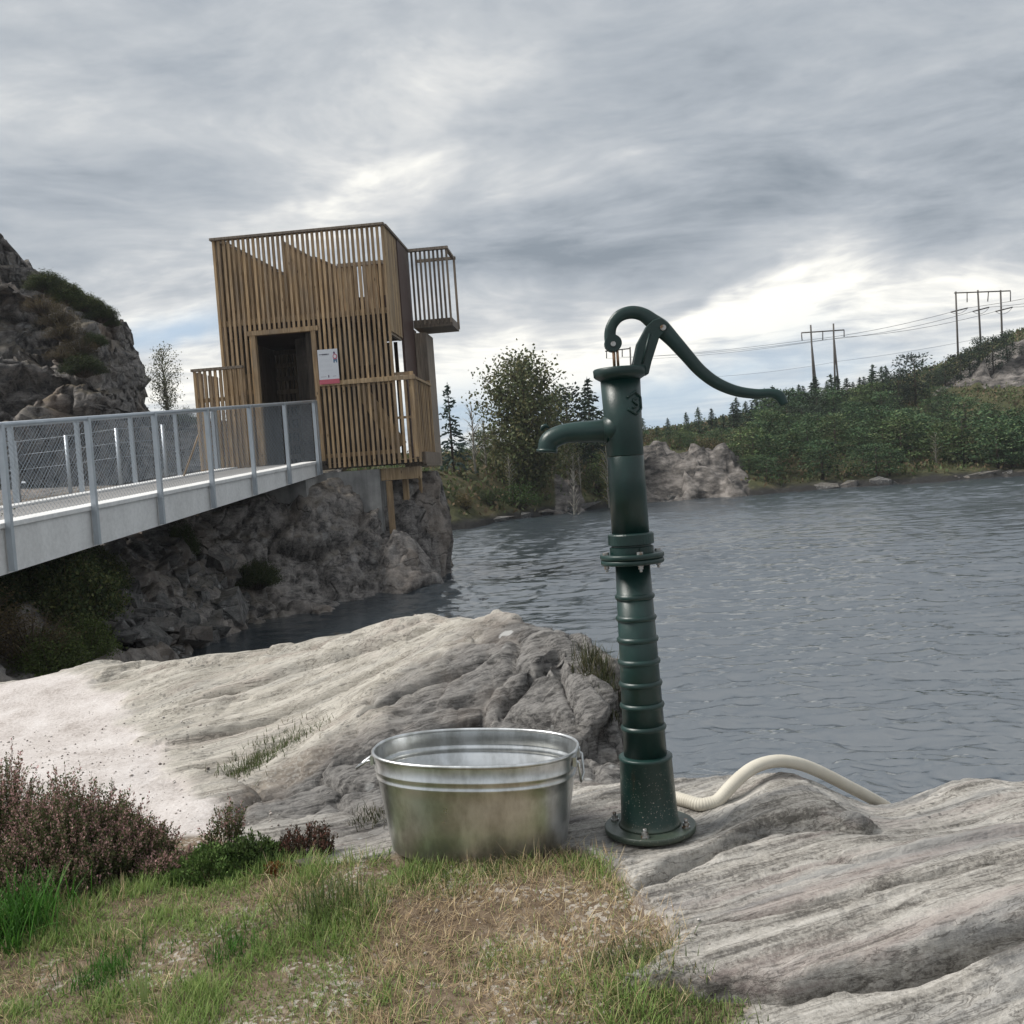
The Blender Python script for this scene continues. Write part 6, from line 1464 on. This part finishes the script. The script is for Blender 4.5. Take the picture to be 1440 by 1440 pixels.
# ------------------------------------------------------------------ heather and low evergreen cover
def heather(seed, w, h, n, pink, leafy, depth=0.7, twig=1.0, flower=0.55):
    rs = np.random.default_rng(seed); C = []; D = []; S = []; K = []; st = MB()
    for k in range(n):
        a = rs.uniform(0, 6.283); R = math.sqrt(rs.random()); bx_, by_ = R * w * 0.5 * math.cos(a), R * w * 0.5 * depth * math.sin(a)
        hh = h * (math.sqrt(max(0.08, 1 - R * R * 0.9))) * rs.uniform(0.7, 1.12) * (0.86 + 0.28 * math.sin(bx_ * 17 + seed) * math.cos(by_ * 13))
        d = np.array((bx_ / w * 0.9, by_ / w * 0.9, 1.0)) + rs.normal(size=3) * 0.16; d /= np.linalg.norm(d)
        root = np.array((bx_ * 0.72, by_ * 0.72, 0.0)); tip = root + d * hh
        if k % 3 == 0: st.tube([tuple(root - np.array((0, 0, 0.02))), tuple(root + (tip - root) * 0.5 + rs.normal(size=3) * 0.006), tuple(tip)], [0.0022, 0.0016, 0.0006], 3, False, cap=False)
        m = int(44 * hh / 0.3 + 12); t = rs.uniform(0.30, 1.0, m) ** 0.75; isf = (t > 0.72) & (rs.random(m) < flower) & (rs.random() < 0.8)
        p = root + (tip - root) * t[:, None]; side = rand_dirs(rs, m)
        C.append(p + side * 0.006 * twig); dd = d * 0.9 + side * 0.8; D.append(dd / np.linalg.norm(dd, axis=1)[:, None]); S.append(rs.uniform(0.0028, 0.006, m) * twig)
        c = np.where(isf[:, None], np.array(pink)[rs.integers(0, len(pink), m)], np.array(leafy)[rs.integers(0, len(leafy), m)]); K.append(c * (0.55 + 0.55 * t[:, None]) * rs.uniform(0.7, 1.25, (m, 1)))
    C = np.vstack(C); D = np.vstack(D); S = np.concatenate(S); K = np.vstack(K)
    return crown_mesh('sprigs', C, D, S, 0.55, K, rs), st.mesh('twigs')
PINK = ((0.42, 0.25, 0.24), (0.52, 0.34, 0.31), (0.33, 0.195, 0.18), (0.48, 0.28, 0.28)); LEAFY = ((0.085, 0.115, 0.045), (0.12, 0.145, 0.06), (0.15, 0.135, 0.07))
REDB = ((0.15, 0.065, 0.048), (0.11, 0.045, 0.035), (0.18, 0.09, 0.07))
def heather_at(name, px, py, z, w, h, n, label, seed, pink=PINK, leafy=LEAFY, cat='heather', depth=0.7, twig=1.0, flower=0.55):
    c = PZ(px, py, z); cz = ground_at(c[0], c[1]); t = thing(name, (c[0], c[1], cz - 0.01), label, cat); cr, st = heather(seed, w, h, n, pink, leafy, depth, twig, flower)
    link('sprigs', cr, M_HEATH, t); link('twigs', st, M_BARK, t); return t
heather_at('heather_bush', -10, 1212, .80, 0.62, 0.40, 1000, 'tallest heather bush at the left photo edge', 1)
heather_at('heather_bush', 105, 1232, .80, 0.60, 0.34, 1000, 'broad pinkish brown heather bush in the middle of the left clump', 2)
heather_at('heather_bush', 175, 1215, .80, 0.42, 0.29, 640, 'pointed heather bush at the right end of the left clump', 3)
heather_at('heather_bush', 55, 1258, .80, 0.60, 0.20, 650, 'low dark front skirt of the left heather clump', 4, flower=0.35)
heather_at('heather_bush', 232, 1228, .80, 0.26, 0.16, 170, 'small heather trailing right of the left clump', 5)
heather_at('heather_bush', 415, 1195, .83, 0.34, 0.15, 330, 'reddish brown heather sprig patch left of the tub', 6, pink=REDB, leafy=((0.07, 0.045, 0.03), (0.055, 0.05, 0.028)))
heather_at('heather_bush', 315, 1185, .81, 0.14, 0.17, 90, 'single pink heather tip rising before the sandy path', 7)
heather_at('juniper_mat', 300, 1225, .81, 0.46, 0.10, 520, 'low bright green juniper mat right of the heather clump', 8, pink=((0.09, 0.14, 0.04),), leafy=((0.12, 0.20, 0.05), (0.09, 0.16, 0.045), (0.16, 0.24, 0.07)), cat='juniper', twig=1.3)
heather_at('juniper_mat', 365, 1213, .82, 0.34, 0.11, 330, 'darker green juniper mat below the reddish heather patch', 9, pink=((0.08, 0.12, 0.035),), leafy=((0.06, 0.10, 0.03), (0.05, 0.085, 0.026)), cat='juniper', twig=1.3)
heather_at('dead_heather', 398, 1228, .82, 0.16, 0.06, 110, 'rusty orange dead sprigs at the end of the juniper mat', 10, pink=((0.24, 0.10, 0.035),), leafy=((0.20, 0.085, 0.03), (0.13, 0.07, 0.03)))
# one small stone and two pale weathered ledges of rock in the grass edge
p = PZ(437, 1216, .84); o = bpy.data.objects.new('small_stone', STM[3]); COL.objects.link(o); o.location = (p[0], p[1], ground_at(p[0], p[1]) + 0.012); o.scale = (0.055, 0.05, 0.035); o.rotation_euler = (0.2, 0.1, 1.0)
tag(o, 'small brownish stone lying at the end of the juniper mat', 'stone')

# loose pebbles and chips on the path and the trodden patch: too many to count
rs = np.random.default_rng(21); n = 5200
th = rs.uniform(rad(-40), rad(20), n); r = np.sqrt(rs.uniform(2.2 ** 2, 6.5 ** 2, n)); X = np.c_[r * np.sin(th), r * np.cos(th)]
ok = (poly_sd(X, SAND) > -0.25) | (poly_sd(X, BARE_) > -0.05); X = X[ok]; n = len(X); z = ground_height(X)
oc = np.array(((1, 0, 0), (0, 1, 0), (-1, 0, 0), (0, -1, 0), (0, 0, 0.8), (0, 0, -0.6))); of = np.array(((0, 1, 4), (1, 2, 4), (2, 3, 4), (3, 0, 4), (1, 0, 5), (2, 1, 5), (3, 2, 5), (0, 3, 5)))
sz = rs.lognormal(-5.6, 0.5, n).clip(0.0015, 0.014); V = oc[None] * (sz[:, None, None] * rs.uniform(0.6, 1.3, (n, 6, 1))); a = rs.uniform(0, 6.28, n)
V = np.stack([V[..., 0] * np.cos(a)[:, None] - V[..., 1] * np.sin(a)[:, None], V[..., 0] * np.sin(a)[:, None] + V[..., 1] * np.cos(a)[:, None], V[..., 2]], -1) + np.c_[X, z + sz * 0.25][:, None]
K = np.repeat(np.array(((0.42, 0.38, 0.35), (0.26, 0.24, 0.22), (0.55, 0.52, 0.49), (0.15, 0.13, 0.115)))[rs.integers(0, 4, n)], 6, axis=0)
mt, T = material('pebbles'); principled(T, T.attr('col'), 0.85, spec=0.2)
tag(link('pebbles', np_mesh('pebbles', V.reshape(-1, 3), (of[None] + 6 * np.arange(n)[:, None, None]).reshape(-1, 3), False, K), mt), 'loose small pebbles strewn over the sandy path and trodden patch', 'pebbles', kind='stuff')
# ------------------------------------------------------------------ light haze over the lake
mt = bpy.data.materials.new('haze_air'); mt.use_nodes = True; T = NT(mt.node_tree)
vp = T.new('ShaderNodeVolumePrincipled'); vp.inputs['Color'].default_value = (0.86, 0.92, 1.0, 1); vp.inputs['Density'].default_value = 0.0005; vp.inputs['Anisotropy'].default_value = 0.2
o_ = T.new('ShaderNodeOutputMaterial'); T.l.new(vp.outputs[0], o_.inputs['Volume'])
hz = MB().box((-260, -30, -3.2), (260, 260, 26)).build('haze', mt)
tag(hz, 'thin pale haze over the lake and far hills', 'haze', kind='stuff')
scene.cycles.volume_bounces = 0
